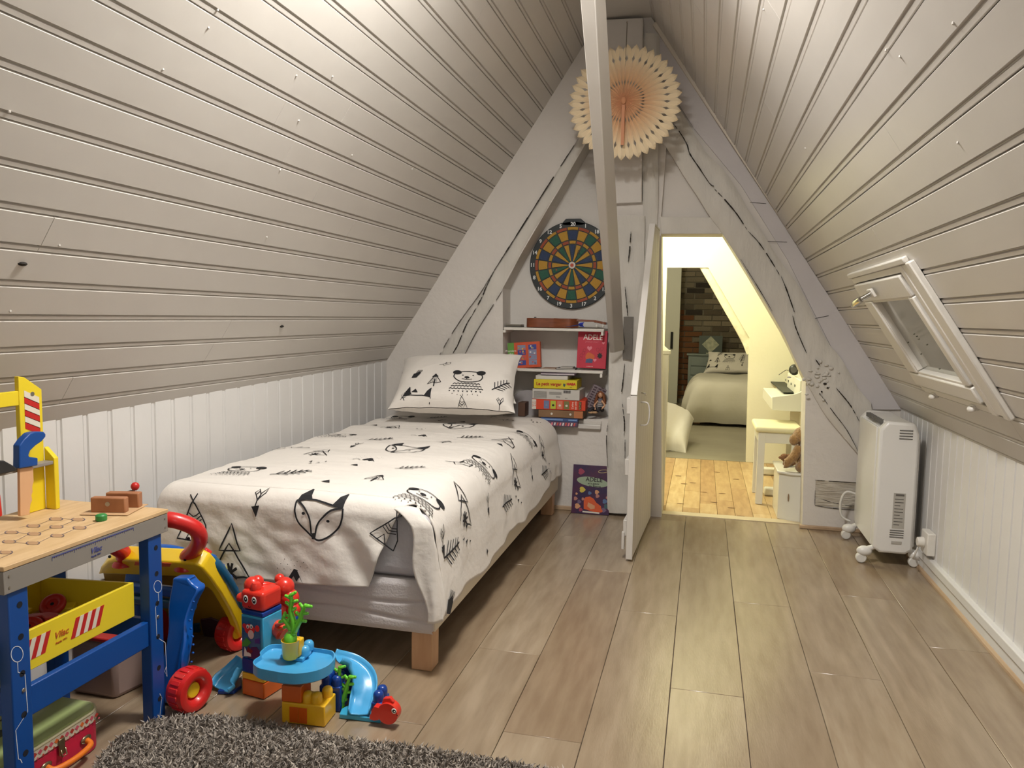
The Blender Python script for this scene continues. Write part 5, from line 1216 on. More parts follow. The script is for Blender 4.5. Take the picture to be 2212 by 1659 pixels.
# ---------------------------------------------------------------- child's suitcase
sc_ = thing('toy_suitcase', "child's small suitcase with green lid and pink sides under the bench", 'suitcase', (-1.445, 1.28, 0))
pink_ = mat('case_pink', (196,30,66), .45, var=.15, vscale=14); grn = mat('case_green', (166,182,118), .45, coat=.3); rimm = mat('case_rim', (202,196,160), .5)
sx0, sx1, sy0, sy1 = -1.565, -1.335, 1.10, 1.452
def rrect(x0, x1, y0, y1, r, z, n=6):
    out = []
    for cx, cy, a0 in ((x1-r,y1-r,0),(x0+r,y1-r,pi/2),(x0+r,y0+r,pi),(x1-r,y0+r,1.5*pi)):
        out += [V((cx+r*cos(a0+k*pi/2/n), cy+r*sin(a0+k*pi/2/n), z)) for k in range(n+1)]
    return out
zc1 = .067; zc2 = .090
MB().prism(rrect(sx0, sx1, sy0, sy1, .04, .001), (0,0,zc1)).build('case_body', pink_, sc_, bevel=.004)
MB().prism(rrect(sx0-.002, sx1+.002, sy0-.002, sy1+.002, .042, zc1+.0015), (0,0,zc2-zc1)).build('lid_band', mat('band_cream', (208,198,178), .55), sc_, bevel=.002)
MB().prism(rrect(sx0+.002, sx1-.002, sy0+.002, sy1-.002, .04, zc2+.002), (0,0,.008)).build('lid_top', grn, sc_, bevel=.006, seg=3)
MB().tube([p+V((0,0,.0)) for p in rrect(sx0, sx1, sy0, sy1, .042, zc2+.004)], .0035, 8, closed=True).build('lid_rim', rimm, sc_, smooth=True)
dm1, dm2, dm3 = mat('scallop_pink', (206,90,110), .5), mat('scallop_red', (180,60,50), .5), mat('scallop_orange', (220,110,50), .5)
for k in range(22):
    y = sy0+.03+k*.0142; xx = sx1+.0022; h = .0075
    MB().prism([V((xx,y,zc2-.002)), V((xx,y+.006,zc2-.002-h*.7)), V((xx,y,zc2-.002-h*1.5)), V((xx,y-.006,zc2-.002-h*.7))], (.0006,0,0)).build('band_motif', [dm1,dm2,dm1,dm3,dm2][k%5], sc_)
    MB().prism([V((xx,y+.007,zc1+.0075)), V((xx,y+.010,zc1+.0045)), V((xx,y+.007,zc1+.0020)), V((xx,y+.004,zc1+.0045))], (.0006,0,0)).build('band_motif', [dm2,dm1][k%2], sc_)
for x, y, r, m in [(-1.42,1.20,.030,mat('strawberry', (150,52,34), .5)),(-1.45,1.27,.024,mat('leaf_dark', (66,74,56), .6)),(-1.46,1.34,.012,MATS['strawberry']),(-1.50,1.36,.014,dm2),(-1.47,1.385,.011,dm2),(-1.52,1.40,.010,dm2),(-1.49,1.33,.008,MATS['leaf_dark'])]:
    MB().prism([V((x+r*.7*cos(t), y+r*sin(t)*(1+.1*cos(3*t)), zc2+.0100)) for t in [k*pi/8 for k in range(16)]], (0,0,.0006)).build('lid_picture', m, sc_)
brass = mat('latch_metal', (150,138,110), .3, .9)
yl_ = ax(130,1620,sx1).y
MB().box(sx1+.002, sx1+.007, yl_-.008, yl_+.008, .045, .083).build('latch', brass, sc_, bevel=.002)
MB().tube([(sx1+.008,yl_-.006,.060),(sx1+.012,yl_-.006,.045),(sx1+.012,yl_+.006,.045),(sx1+.008,yl_+.006,.060)], .0016, 8).build('latch_loop', brass, sc_, smooth=True)
ym = yl_+.015
hh_ = sm([(sx1+.004,ym-.055,.040),(sx1+.020,ym-.048,.034),(sx1+.026,ym,.032),(sx1+.020,ym+.048,.034),(sx1+.004,ym+.055,.040)], 6)
MB().tube(hh_, .0065, 12).build('handle', mat('case_handle', (226,118,32), .4), sc_, smooth=True)
for s_ in (-1,1): MB().ball((sx1+.002, ym+.055*s_, .042), (.004,.016,.009), 12).build('handle_mount', brass, sc_, smooth=True)
# ---------------------------------------------------------------- baby walker
def pm_(name, c, rough=.35): return mat(name, c, rough, coat=.25)
wy, wb_, wr, wg = pm_('walker_yellow', (238,200,24)), pm_('walker_blue', (4,84,172)), pm_('walker_red', (206,36,34)), pm_('walker_green', (108,190,44)); wdy = pm_('walker_yellow_shaded', (150,116,18), .5); wt_ = pm_('walker_teal', (4,84,122)); www = pm_('walker_white', (224,220,208))
wk = thing('baby_walker', 'yellow and blue plastic baby walker with red handle behind the workbench', 'baby walker', (-1.45, 1.82, 0))
pn = V((0,.80,.60)); pp0 = V((-1.3, 1.745, .360))
W = lambda x, y, d=0.: ap(x, y, pp0+pn*d, pn)
outer = [(211,1243),(216,1228),(232,1214),(258,1209),(420,1218),(436,1226),(456,1250),(478,1282),(498,1318),(512,1348),(521,1378),(506,1384)]
inner = [(500,1362),(490,1335),(470,1300),(455,1276),(448,1270),(422,1270),(412,1262),(405,1249),(375,1246),(222,1240)]
b1 = MB().prism([W(*p) for p in outer+inner], pn*.05).build('panel_frame', wy, wk, bevel=.008, seg=3)
MB().prism([W(*p, .025) for p in [(222,1238),(405,1244),(450,1265),(475,1300),(503,1368),(500,1392),(465,1395),(450,1378),(270,1372),(235,1300)]], pn*.02).build('panel_inside', wdy, wk, bevel=.003)  # browner yellow: shade inside the hollow put into the plastic's colour
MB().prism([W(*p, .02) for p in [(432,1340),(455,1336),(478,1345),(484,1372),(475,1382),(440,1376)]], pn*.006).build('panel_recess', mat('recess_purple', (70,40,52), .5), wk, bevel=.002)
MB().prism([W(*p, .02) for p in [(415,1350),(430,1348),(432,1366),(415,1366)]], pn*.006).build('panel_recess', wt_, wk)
for q in ([(292,1214),(322,1215),(322,1222),(290,1221)], [(350,1216),(370,1217),(367,1224),(350,1224)]):
    MB().prism([W(*p, -.001) for p in q], pn*.001).build('panel_sticker', mat('sticker_red', (214,96,50), .4), wk)
# scalloped activity rim seen over the edge
def wtube(pts, d, r, m, name, n=10):
    P = sm([W(x, y, d) for x, y in pts], 5); MB().tube(P, r, n).build(name, m, wk, smooth=True)
wtube([(304,1194),(320,1188),(360,1188),(392,1194)], .055, .016, wb_, 'rim_band')
wtube([(296,1203),(330,1203),(385,1207)], .05, .012, wg, 'rim_green')
wtube([(438,1208),(460,1216),(478,1237),(494,1262),(509,1294),(520,1332)], .045, .018, wt_, 'rim_band')
for x, y in [(456,1210),(474,1229),(490,1252),(502,1276),(512,1302)]: MB().ball(W(x, y, .052), .018, 14).build('rim_scallop', wb_, wk, smooth=True)
wtube([(415,1192),(432,1196),(455,1210),(470,1228),(482,1250)], .065, .017, wg, 'rim_green')
wtube([(440,1190),(452,1198)], .07, .012, wr, 'rim_red')
rg = sm([W(474,1218,.09), W(486,1224,.09), W(489,1234,.09), W(482,1240,.09), W(474,1238,.09)], 5); MB().tube(rg, .0035, 8).build('ring', mat('ring_pale', (226,220,110), .4), wk, smooth=True)
for x, y, r in [(494,1262,.013),(503,1288,.018),(510,1312,.014)]: MB().ball(W(x, y, .062), r, 14).build('roller', www, wk, smooth=True)
# blue legs
YL = 1.70
le = [(372,1249),(371,1280),(373,1310),(381,1345),(384,1385),(381,1425),(374,1462),(366,1496)]; re_ = [(404,1249),(414,1262),(429,1274),(421,1300),(416,1335),(423,1370),(424,1405),(418,1445),(406,1478),(396,1497)]
P = [ay(x, y, YL) for x, y in sm2(le,3)]+[ay(x, y, YL) for x, y in sm2(re_,3)[::-1]]
for p in P: p.y = YL-(.06 if p.z < .12 else .06*max(0,(.3-p.z)/.18))
MB().prism(P, (0,.034,0)).build('leg', wb_, wk, bevel=.007, seg=3)
gr_ = [ay(x, y, YL-.03) for x, y in sm2([(418,1300),(410,1340),(416,1375),(417,1410),(410,1445)],4)]
for i, p in enumerate(gr_[::2]): MB().ball((p.x, p.y+.0, p.z), (.004,.003,.003), 8).build('grip_bump', wb_, wk, smooth=True)
MB().prism([v+V((-.25,.13,-.012)) for v in P], (0,.034,0)).build('leg', wb_, wk, bevel=.007, seg=3)
MB().cyl((-1.275,1.655,.058), (-1.56,1.80,.058), .012).build('axle', wb_, wk, bevel=.004)
MB().box(-1.55, -1.33, 1.775, 1.80, .228, .258).build('cross_brace', wb_, wk, bevel=.008)
MB().box(-1.55, -1.33, 1.775, 1.80, .195, .222).build('cross_brace', wt_, wk, bevel=.008)
def wheel(c, axd, R=.054):
    o = MB().lathe([(R*.42,-.024),(R*.72,-.030),(R*.95,-.026),(R,-.016),(R*.985,0),(R,.016),(R*.95,.026),(R*.72,.030),(R*.52,.024),(R*.45,.012),(R*.40,.008)], c, axd, 36).build('wheel', wr, wk, smooth=50)
    ad = V(axd).normalized(); MB().cyl(V(c)+ad*.004, V(c)+ad*.016, R*.40, R*.36, 20).build('wheel_hub', wy, o, bevel=.002)
    q = V((0,0,1)).rotation_difference(ad); tr = MB()
    for k in range(18):
        t = 2*pi*k/18; a = q @ V((cos(t), sin(t), 0)); u = q @ V((-sin(t), cos(t), 0)); cc = V(c)+a*(R*.985)
        tr.obox(cc, .006, .012, .030, Matrix((a, u, ad)).transposed())
    tr.build('tread', wr, o, kind='stuff', bevel=.0015)
wheel((-1.243,1.640,.055), (.97,-.20,.02)); wheel((-1.605,1.82,.055), (-.97,.2,0)); wheel((-1.345,1.985,.055), (.97,-.2,0), .054); wheel((-1.605,1.985,.055), (-1,0,0), .055)
# red handle
hp_ = [ay(x, y, Y) for x, y, Y in [(400,1224,1.80),(402,1206,1.795),(420,1188,1.78),(431,1165,1.76),(424,1144,1.74),(398,1130,1.72),(362,1122,1.70),(318,1124,1.70),(268,1145,1.71),(240,1166,1.73),(246,1180,1.75),(264,1192,1.78),(268,1206,1.80),(266,1216,1.81)]]
N_ = len(hp_); P = sm(hp_, 5); MB().tube(P, [.021 if i > 5 and i < len(P)-6 else .019 for i in range(len(P))], 16).build('handle', wr, wk, smooth=True)
for x, y in ((400,1225),(266,1217)):
    p = ay(x, y, 1.80); MB().lathe([(.029,-.006),(.028,0),(.022,.010)], p, n=20).build('handle_socket', wr, wk, smooth=40)
for x, y, Y in ((401,1210,1.772),(238,1202,1.79),(408,1163,1.74)): MB().cyl(ay(x,y,Y), ay(x,y,Y)+V((0,-.004,0)), .004, n=10).build('screw_hole', holem, wk)

# ---------------------------------------------------------------- big building-block sea set
kb, kl, kr, ky, ko, kg = pm_('block_blue', (8,58,140), .28), pm_('block_lightblue', (72,164,216), .28), pm_('block_red', (218,48,34), .28), pm_('block_yellow', (238,186,36), .28), pm_('block_orange', (214,96,24), .28), pm_('block_green', (108,204,50), .3)
kdl = pm_('block_cyan', (60,164,206), .28)
ew = mat('eye_white', (236,236,230), .3); eb = mat('eye_black', (14,14,16), .2)
seaset = 'pieces of the sea building-block set'
def bth(name, label, c, cat='toy block'): return thing(name, label, cat, c, group=None)
A_ = V((-1.161,1.746,0)); ex = V((.985,-.17,0)).normalized(); ey = V((-ex.y, ex.x, 0)); s = .074
RT = Matrix((ex, ey, V((0,0,1)))).transposed()
zt_ = lambda y: ay(545, y, 1.745).z
def blk(name, label, o, R, w_, d_, z0, z1, m, studs=(), parent=None, r=.0145, bev=.003, cat='toy block'):
    c = o+R@V((w_/2, d_/2, 0)); t = parent or thing(name, label, cat, (c.x, c.y, z0))
    MB().obox(V((c.x, c.y, (z0+z1)/2)), w_, d_, z1-z0-.0006, R).build('brick_body', m, t, bevel=bev, seg=3)
    for sx_, sy_ in studs:
        p = o+R@V((sx_, sy_, 0)); p.z = z1-.0003
        MB().lathe([(r,0),(r,.014),(r*.93,.019),(r*.7,.0235),(r*.35,.0255),(.001,.026)], p, n=20).build('stud', m, t, smooth=40)
    return t
z_a, z_b, z_c, z_d, z_e, z_f = 0.001, zt_(1469), zt_(1454.5), zt_(1423), zt_(1329), zt_(1318)
z_a = .001
blk('building_block', 'orange block at the foot of the sticker tower', A_, RT, s, s, z_a, z_b, ko)
blk('building_block', 'thin yellow block between orange and dark blue blocks in the tower', A_, RT, s, s, z_b+.0004, z_c, ky)
blk('building_block', 'dark blue block under the sticker block in the tower', A_, RT, s, s, z_c+.0004, z_d, kb)
tb = blk('building_block', 'tall light blue block with a printed crab picture in the tower', A_, RT, s, s, z_d+.0004, z_e, kdl)
# printed picture: plain generic sea scene
fA = A_+RT@V((.004,-.0005,0)); Ms = frame((fA.x, fA.y, z_d+.004), ex, (0,0,1)); hS = z_e-z_d-.010; wS = s-.012
mb = MB(); mb.xf = Ms; mb.box(0, wS, 0, hS, 0, .0006).build('sticker', mat('sticker_sea', (46,120,160), .35, rgb2=(26,70,120), vscale=22), tb)
def sp_(pts, z, m, nm='sticker_shape'): return poly(Ms, [(wS*a, hS*b) for a, b in pts], z, m, nm, tb)
sp_(circ(.42,.72,.28,.13), .0010, kr); sp_(circ(.14,.78,.10,.06), .0012, kr); sp_(circ(.84,.78,.12,.08), .0012, kr); sp_(circ(.5,.60,.16,.11), .0014, mat('belly', (226,196,190), .5)); 
sp_(circ(.33,.78,.07,.05,12), .0016, ew); sp_(circ(.52,.80,.08,.055,12), .0016, ew); sp_(circ(.34,.77,.03,.02,10), .0022, eb); sp_(circ(.53,.79,.03,.022,10), .0022, eb)
sp_([(0,.35),(.25,.5),(.5,.4),(.3,.28),(.0,.25)], .0012, mat('weed', (60,150,60), .5)); sp_([(.3,.0),(1,.0),(1,.2),(.8,.32),(.5,.28),(.35,.15)], .0012, mat('reef_purple', (76,30,92), .5)); sp_([(.1,.02),(.15,.25),(.3,.12),(.45,.25),(.5,.05)], .0018, ew); sp_([(.25,.16),(.35,.28),(.6,.2),(.5,.12)], .0022, mat('reef_red', (120,24,34), .5)); sp_([(.7,.5),(.98,.56),(.98,.42),(.7,.4)], .0012, kb)
blk('building_block', 'dark blue flat block under the red crab head', A_, RT, s, s, z_e+.0004, z_f, kb)
# crab head
zh0, zh1 = z_f+.0004, zt_(1276)
hc = A_+RT@V((s/2, s/2, 0))
cb_ = thing('crab_head_block', 'red crab head block with big eyes and claws topping the tower', 'toy block', (hc.x, hc.y, zh0))
MB().obox((hc.x, hc.y, (zh0+zh1)/2), s*1.02, s*1.02, zh1-zh0, RT).build('head', kr, cb_, bevel=.010, seg=4)
fr = A_+RT@V((0,-.001,0))
for dx_ in (.24, .62):
    e_ = fr+RT@V((s*dx_,0,0)); zc_ = (zh0+zh1)/2+.003
    for rx, rz_, m, dy, ddx in ((.0085,.0105,ew,.0,0),(.0050,.0070,eb,.0016,.001),(.0018,.0020,ew,.0024,.002)):
        p = V((e_.x, e_.y, zc_))+RT@V((ddx,-dy,.001 if m is ew and rx < .003 else 0)); MB().ball(p, (rx,.0016,rz_), 16, RT).build('eye', m, cb_, smooth=True)
MB().tube(sm([V((fr.x, fr.y-.001, zh0+.010))+RT@V((s*t,0,b)) for t, b in ((.36,.002),(.42,-.002),(.48,.002))],4), .0008, 6).build('mouth', eb, cb_)
MB().lathe([(.014,0),(.014,.012),(.010,.019),(.001,.021)], hc+V((-.004,-.018,zh1-.001)), n=18).build('top_stud', kr, cb_, smooth=40)
def px3(x, y, Y): return ay(x, y, Y)
MB().ball(px3(522,1290,1.77), (.014,.014,.013), 14).build('cheek', kr, cb_, smooth=True)
for x, y, r, Y in ((545,1263,.022,1.775),(556,1256,.017,1.785)): MB().ball(px3(x, y, Y), r, 18).build('claw', kr, cb_, smooth=True)
MB().tube(sm([px3(556,1266,1.785), px3(574,1264,1.80), px3(592,1268,1.82)], 5), .010, 12).build('claw_arm', kr, cb_, smooth=True)
# the red twisting slide piece behind the tower
rc_ = thing('red_funnel_tower', 'glossy red spiral claw tower right behind the crab head', 'toy block', px3(613,1370,1.85)*1)
rc_.location.z = 0
for x, y, r in ((604,1250,.014),(614,1268,.028),(600,1284,.022),(626,1292,.026),(610,1314,.030),(632,1316,.022),(606,1340,.028)): MB().ball(px3(x, y, 1.86), r, 20).build('claw_lobe', kr, rc_, smooth=True)
pc = px3(598,1340,1.86); MB().cyl((pc.x, pc.y, .0), (pc.x, pc.y, px3(598,1290,1.86).z), .024, n=24).build('column', kr, rc_, bevel=.003)
MB().cyl(px3(586,1300,1.83), px3(600,1304,1.83), .006).build('hook', kr, rc_, bevel=.002)
bq = px3(612,1400,1.88); MB().box(bq.x-.04, bq.x+.03, 1.86, 1.92, .0, .16).build('base_column', kb, rc_, bevel=.004)
fn = thing('orange_funnel', 'small orange-red tilted funnel with a yellow stripe beside the tower', 'toy block', px3(606,1360,1.80))
a, b = px3(592,1352,1.79), px3(622,1366,1.78)
d_ = (b-a).normalized(); MB().lathe([(.013,0),(.022,.012),(.024,.036),(.018,.042)], a+V((0,0,.006)), (d_.x,d_.y,d_.z-.35), 20).build('funnel', pm_('funnel_red', (226,66,30)), fn, smooth=40)
MB().tube([px3(600,1362,1.765), px3(622,1354,1.765)], .0028, 8).build('funnel_stripe', ko, fn); MB().tube([px3(596,1352,1.765), px3(618,1342,1.765)], .005, 8).build('funnel_rib', MATS['funnel_red'], fn, smooth=True)
# left ramp
rp = thing('slide', 'light blue scoop-shaped slide at the left of the sticker tower', 'toy slide', (-1.22,1.74,0))
def trough(name, pts, parent, m, th=.003, n=14, rimh=.018, ends=None):
    """pts: (centre point, half width); a U-shaped channel"""
    C_ = sm([p[0] for p in pts], 6); Wd = sm([V((p[1],0,0)) for p in pts], 6); mb = MB(); rows = []
    for i, c in enumerate(C_):
        t = (C_[min(i+1,len(C_)-1)]-C_[max(i-1,0)]).normalized(); sd = t.cross(V((0,0,1))).normalized(); up = sd.cross(t); hw = Wd[i].x
        rows.append([c+sd*(hw*max(-1,min(1,q*1.12)))+up*(.10*hw*abs(q)+rimh*max(0,(abs(q)-.78)/.22)) for q in [lerp(-1,1,k/n) for k in range(n+1)]])
    k = n+1; mb.add([p for r in rows for p in r], [(i*k+j, i*k+j+1, (i+1)*k+j+1, (i+1)*k+j) for i in range(len(rows)-1) for j in range(n)])
    o = mb.build(name, m, parent, smooth=True); sd_ = o.modifiers.new('thick', 'SOLIDIFY'); sd_.thickness = th; sd_.offset = 0
    return o
trough('channel', [(az(480,1492,.008), .034), (az(496,1474,.022), .044), (az(512,1455,.042), .044), (az(526,1436,.064), .038)], rp, kl)
MB().prism([az(x, y, .001) for x, y in [(470,1500),(505,1500),(522,1488),(522,1470),(492,1474)]], (0,0,.010)).build('foot', kb, rp, bevel=.002)
# table of the set
B_ = V((-.984,1.645,0)); ex2 = V((.112,.008,0)).normalized(); ey2 = V((-ex2.y, ex2.x, 0)); R2 = Matrix((ex2, ey2, V((0,0,1)))).transposed()
zq = lambda y: ay(650, y, 1.65).z
zy1 = ay(608,1516,1.645).z; zo1 = ay(608,1480,1.645).z
yb = blk('building_block', 'yellow block with two orange doors carrying the tray', B_, R2, .114, .070, .001, zy1, ky, studs=[(.086,.018),(.055+.044,.052),(.062,.018)][:3], r=.0135)
for k in range(2):
    p = B_+R2@V((.022+.0235*k, -.0008, 0)); mb = MB(); mb.xf = frame((p.x, p.y, .006), ex2, (0,0,1)); mb.box(0, .0225, 0, zy1*.72, 0, .0012).build('door', ko, yb, bevel=.0004)
blk('building_block', 'orange block between the yellow base and blue tray', B_, R2, .052, .06, zy1+.0005, zo1, ko)
bs_ = blk('building_block', 'dark blue studded block under the right side of the tray', B_+R2@V((.066,.076,0)), R2, .058, .050, .001, zy1+.012, kb, studs=[(.015,.014),(.043,.014),(.015,.038),(.043,.038)], r=.0135)
zt2 = ay(643,1455,1.60).z; zbm = ay(643,1481,1.60).z
ol = [(547,1433),(549.5,1425),(562,1416),(562,1408),(578,1395),(594,1391),(620,1393),(650,1392),(676,1398.5),(711,1404),(721,1408),(724,1415),(721,1425),(708,1438),(682,1449),(643,1455),(610,1453),(587,1449),(559,1443)]
T_ = [az(x, y, zt2) for x, y in ol]; T_ = sm(T_, 4, True); cT = sum(T_, V((0,0,0)))/len(T_)
ty = thing('play_tray', 'light blue oval tray with raised rim on the yellow block base', 'toy tray', (cT.x, cT.y, zbm))
mb = MB(); n_ = len(T_)
def ringp(s_, z): return [V((cT.x+(p.x-cT.x)*s_, cT.y+(p.y-cT.y)*s_, z)) for p in T_]
rws = [ringp(.0001,zbm), ringp(.95,zbm), ringp(1.,zbm+.004), ringp(1.,zt2), ringp(.968,zt2), ringp(.95,zt2-.010), ringp(.86,zt2-.014), ringp(.3,zt2-.014), ringp(.0001,zt2-.014)]
mb.add([p for r in rws for p in r], [(i*n_+k, i*n_+(k+1)%n_, (i+1)*n_+(k+1)%n_, (i+1)*n_+k) for i in range(len(rws)-1) for k in range(n_)])
mb.build('tray_body', kl, ty, smooth=45)
fz = zt2-.0135
pp_ = [az(x, y, fz) for x, y in [(606,1423),(654,1431),(674,1411),(666,1397),(612,1400)]]
MB().prism(pp_, (0,0,.010)).build('tray_platform', kl, ty, bevel=.002)
for x, y in ((658,1414),(667,1402)):
    MB().lathe([(.0135,0),(.0135,.012),(.0125,.017),(.009,.022),(.001,.0245)], az(x, y, fz+.0095), n=20).build('tray_stud', kl, ty, smooth=40)
pt = az(628,1421,fz+.0102)
pot = thing('yellow_pot', 'yellow plastic pot holding green coral on the tray', 'toy pot', pt)
MB().lathe([(.017,0),(.0195,.004),(.0225,.046),(.0235,.0475),(.0215,.0475),(.021,.03)], pt, n=24).build('pot_body', ky, pot, smooth=40)
MB().box(pt.x+.004, pt.x+.022, pt.y+.002, pt.y+.030, pt.z+.002, pt.z+.046).build('pot_back', ky, pot, bevel=.004)
def coral(name, label, base, pts, m, r=.0055, Yp=None):
    t = thing(name, label, 'toy coral', base); mb = MB()
    for br_ in pts:
        P = sm([ay(x, y, Yp) for x, y in br_], 4); mb.tube(P, [lerp(r*1.3, r*.7, i/(len(P)-1)) for i in range(len(P))], 8, flat=.8)
        for i in range(2, len(P), 2):
            s_ = 1 if (i//2) % 2 else -1; d = (P[i]-P[i-1]).normalized(); sd = d.cross(V((0,1,0))).normalized(); mb.tube([P[i], P[i]+sd*s_*r*1.9+d*r*.8], [r*.7, r*.55], 7); mb.ball(P[i]+sd*s_*r*1.9+d*r*.8, r*.6, 8)
        mb.ball(P[-1], r*.75, 8)
    mb.build('coral_branches', m, t, smooth=True); return t
co = coral('coral', 'green plastic coral standing in the yellow pot', pt, [[(634,1372),(634,1345),(628,1320),(630,1300),(628,1286)],[(636,1365),(648,1340),(652,1325),(660,1308)],[(630,1360),(620,1345),(612,1336)]], kg, .0074, pt.y)
MB().lathe([(.012,0),(.016,.004),(.016,.022),(.010,.030)], pt+V((0,0,.036)), n=16).build('coral_foot', kg, co, smooth=40)
c2p = az(742,1530,.004)
coral('coral', 'green plastic coral standing between yellow block and the right slide', c2p, [[(740,1533),(738,1515),(735,1490),(733,1465),(734,1442)],[(740,1515),(747,1495),(751,1478),(756,1462)],[(738,1515),(730,1505),(725,1497)]], kg, .0070, c2p.y)
# right slide
s2 = thing('slide', 'light blue curved slide running down at the right of the tray', 'toy slide', (-.82,1.74,0))
trough('channel', [(az(727,1426,.118), .030), (az(754,1436,.100), .032), (az(778,1460,.075), .033), (az(787,1492,.048), .031), (az(781,1524,.025), .028), (az(776,1545,.016), .026)], s2, kl, rimh=.016)
MB().prism([az(x, y, .001) for x, y in [(733,1552),(822,1563),(828,1540),(760,1528),(738,1540)]], (0,0,.012)).build('base_plate', kdl, s2, bevel=.002)
MB().box(-.905,-.86,1.80,1.85,.001,.085).build('support_column', kb, s2, bevel=.003)
# fish on its blue block
fb0 = az(801,1549,.0138); 
fbk = blk('building_block', 'dark blue block with two round studs under the red fish', fb0, R2, .030, .056, .0138, ay(801,1517,fb0.y).z, kb, studs=[(.015,.014),(.015,.042)], r=.0135)
fc = ay(841,1537,fb0.y-.004); fR = (ay(841,1513,fb0.y)-fc).length
fs = thing('red_fish_block', 'round red fish block with a big eye at the far right of the set', 'toy fish', fc)
pf = [(fc.x+fR*cos(t), fc.z+fR*sin(t)) for t in [radians(-150+300*k/24) for k in range(25)]]
tail = [ay(x, y, fc.y) for x, y in [(823,1524),(812,1521),(807,1530),(806,1536),(803,1540),(803,1548),(812,1551),(822,1550)]]
zmin = .0015
MB().prism([V((x, fc.y-.013, max(z, zmin))) for x, z in pf]+[V((p.x, fc.y-.013, p.z)) for p in tail], (0,.026,0)).build('fish_body', kr, fs, bevel=.005, seg=4)
MB().prism([V((p.x, fc.y-.006, p.z)) for p in [ay(x, y, fc.y) for x, y in [(826,1518),(830,1506),(845,1505),(852,1516)]]], (0,.012,0)).build('fin', kr, fs, bevel=.002)
ep = ay(851,1536,fc.y-.015)
for r_, m, d, dx_ in ((.0068,ew,0,0),(.0045,eb,.0012,.0008),(.0014,ew,.0024,.002)): MB().ball(ep+V((dx_,-d,0)), (r_,.0014,r_), 16).build('eye', m, fs, smooth=True)
MB().ball(ay(858,1546,fc.y-.014), (.0015,.0008,.0015), 8).build('mouth', eb, fs)

# ---------------------------------------------------------------- shaggy rug
rg_ = thing('rug', 'grey shaggy rug lying in the foreground', 'rug', (-.5, 1.1, 0))
rp_ = [az(x, y, .018) for x, y in [(1195,1661),(1020,1628),(880,1606),(740,1590),(620,1566),(560,1553),(470,1543),(400,1541),(330,1550),(255,1590),(215,1630),(200,1662)]]
rim = rp_+[V((-1.33,1.0,.018)), V((-1.2,.55,.018)), V((.3,.5,.018)), V((.35,1.5,.018)), V((.05,1.63,.018))]
MB().prism([V((p.x, p.y, .001)) for p in rim], (0,0,.008)).build('backing', mat('rug_backing', (96,88,80), .95), rg_)
wool = [mat('wool_%d' % i, c, .95, sheen=.3) for i, c in enumerate([(156,146,136),(132,122,112),(182,172,160),(104,96,87)])]
poly2 = [(p.x, p.y) for p in rim]
def inside(x, y):
    c = False; n = len(poly2); j = n-1
    for i in range(n):
        if (poly2[i][1] > y) != (poly2[j][1] > y) and x < (poly2[j][0]-poly2[i][0])*(y-poly2[i][1])/(poly2[j][1]-poly2[i][1])+poly2[i][0]: c = not c
        j = i
    return c
rnd = random.Random(77); mb = MB(); vv, ff_, mi_ = [], [], []
for kk in range(62000):
    x = rnd.uniform(-1.4, .36); y = rnd.uniform(1.22, 1.75) if kk < 54000 else rnd.uniform(.5, 1.22)
    if not inside(x, y): continue
    h = rnd.uniform(.010, .019); w_ = rnd.uniform(.0016, .0030) if y > 1.2 else .006; an = rnd.uniform(0, 2*pi); lx, ly = rnd.gauss(0,.0055), rnd.gauss(0,.0055)
    cx, cy = cos(an)*w_, sin(an)*w_; k = len(vv)
    vv += [(x-cx,y-cy,.006),(x+cx,y+cy,.006),(x+lx*.5+cx,y+ly*.5+cy,.006+h*.7),(x+lx*.5-cx,y+ly*.5-cy,.006+h*.7),(x+lx*1.4,y+ly*1.4,.006+h),(x-cy*.8,y+cx*.8,.006)]
    m = rnd.choice((0,0,0,1,1,2,2,3)); ff_ += [(k,k+1,k+2,k+3),(k+3,k+2,k+4),(k,k+3,k+5),(k+3,k+4,k+5)]; mi_ += [m,m,m,m]
me = bpy.data.meshes.new('shag'); me.from_pydata(vv, [], ff_)
for m in wool: me.materials.append(m)
me.polygons.foreach_set('material_index', mi_)
link('shag_pile', me, rg_, kind='stuff')
# ---------------------------------------------------------------- piano, stool, chest and plush toys on the landing
pw = mat('piano_white', (228,226,214), .35, coat=.2); kk_ = mat('piano_black_cloth', (52,54,48), .7)
PY0, PY1 = 4.62, 5.32; px0 = .375
pi_ = thing('piano', 'white upright digital piano with black key cover on the landing', 'piano', (.6, 5.0, 0))
zt0 = ay(1650,848,PY0).z; 
pk = lambda x, y, Y=PY0: ay(x, y, Y)
xf_, zf0, zf1 = pk(1668,860).x, pk(1668,886).z, pk(1668,856).z
# side profile facing us (near end)
prof = [(1668,858),(1668,886),(1748,891),(1748,830),(1740,838),(1728,848),(1715,852)]
MB().prism([pk(*p) for p in prof], (0,.02,0)).build('side_cheek', pw, pi_, bevel=.002)
pA = [pk(1668,858), pk(1668,886)]
zc0, zc1 = pA[1].z, pA[0].z; xF = pA[0].x; xB = .79
MB().box(xF, xB, PY0+.0205, PY1, zc0, zc1-.006).build('key_case', pw, pi_, bevel=.004)
z_l = ay(1690,850,PY0+.2).z
cl_ = [az(x, y, zc1+.001) for x, y in [(1659,821),(1686,820),(1724,849),(1692,849)]]
MB().prism(cl_, (0,0,.006)).build('key_cover', kk_, pi_)
MB().prism([V((xF+.15,y_,zz)) for y_, zz in [(PY0+.03,zc1-.006),(PY1,zc1-.006),(PY1,zc1+.10),(PY0+.03,zc1+.10)]], (.06,0,0)).build('control_panel', pw, pi_, bevel=.004)
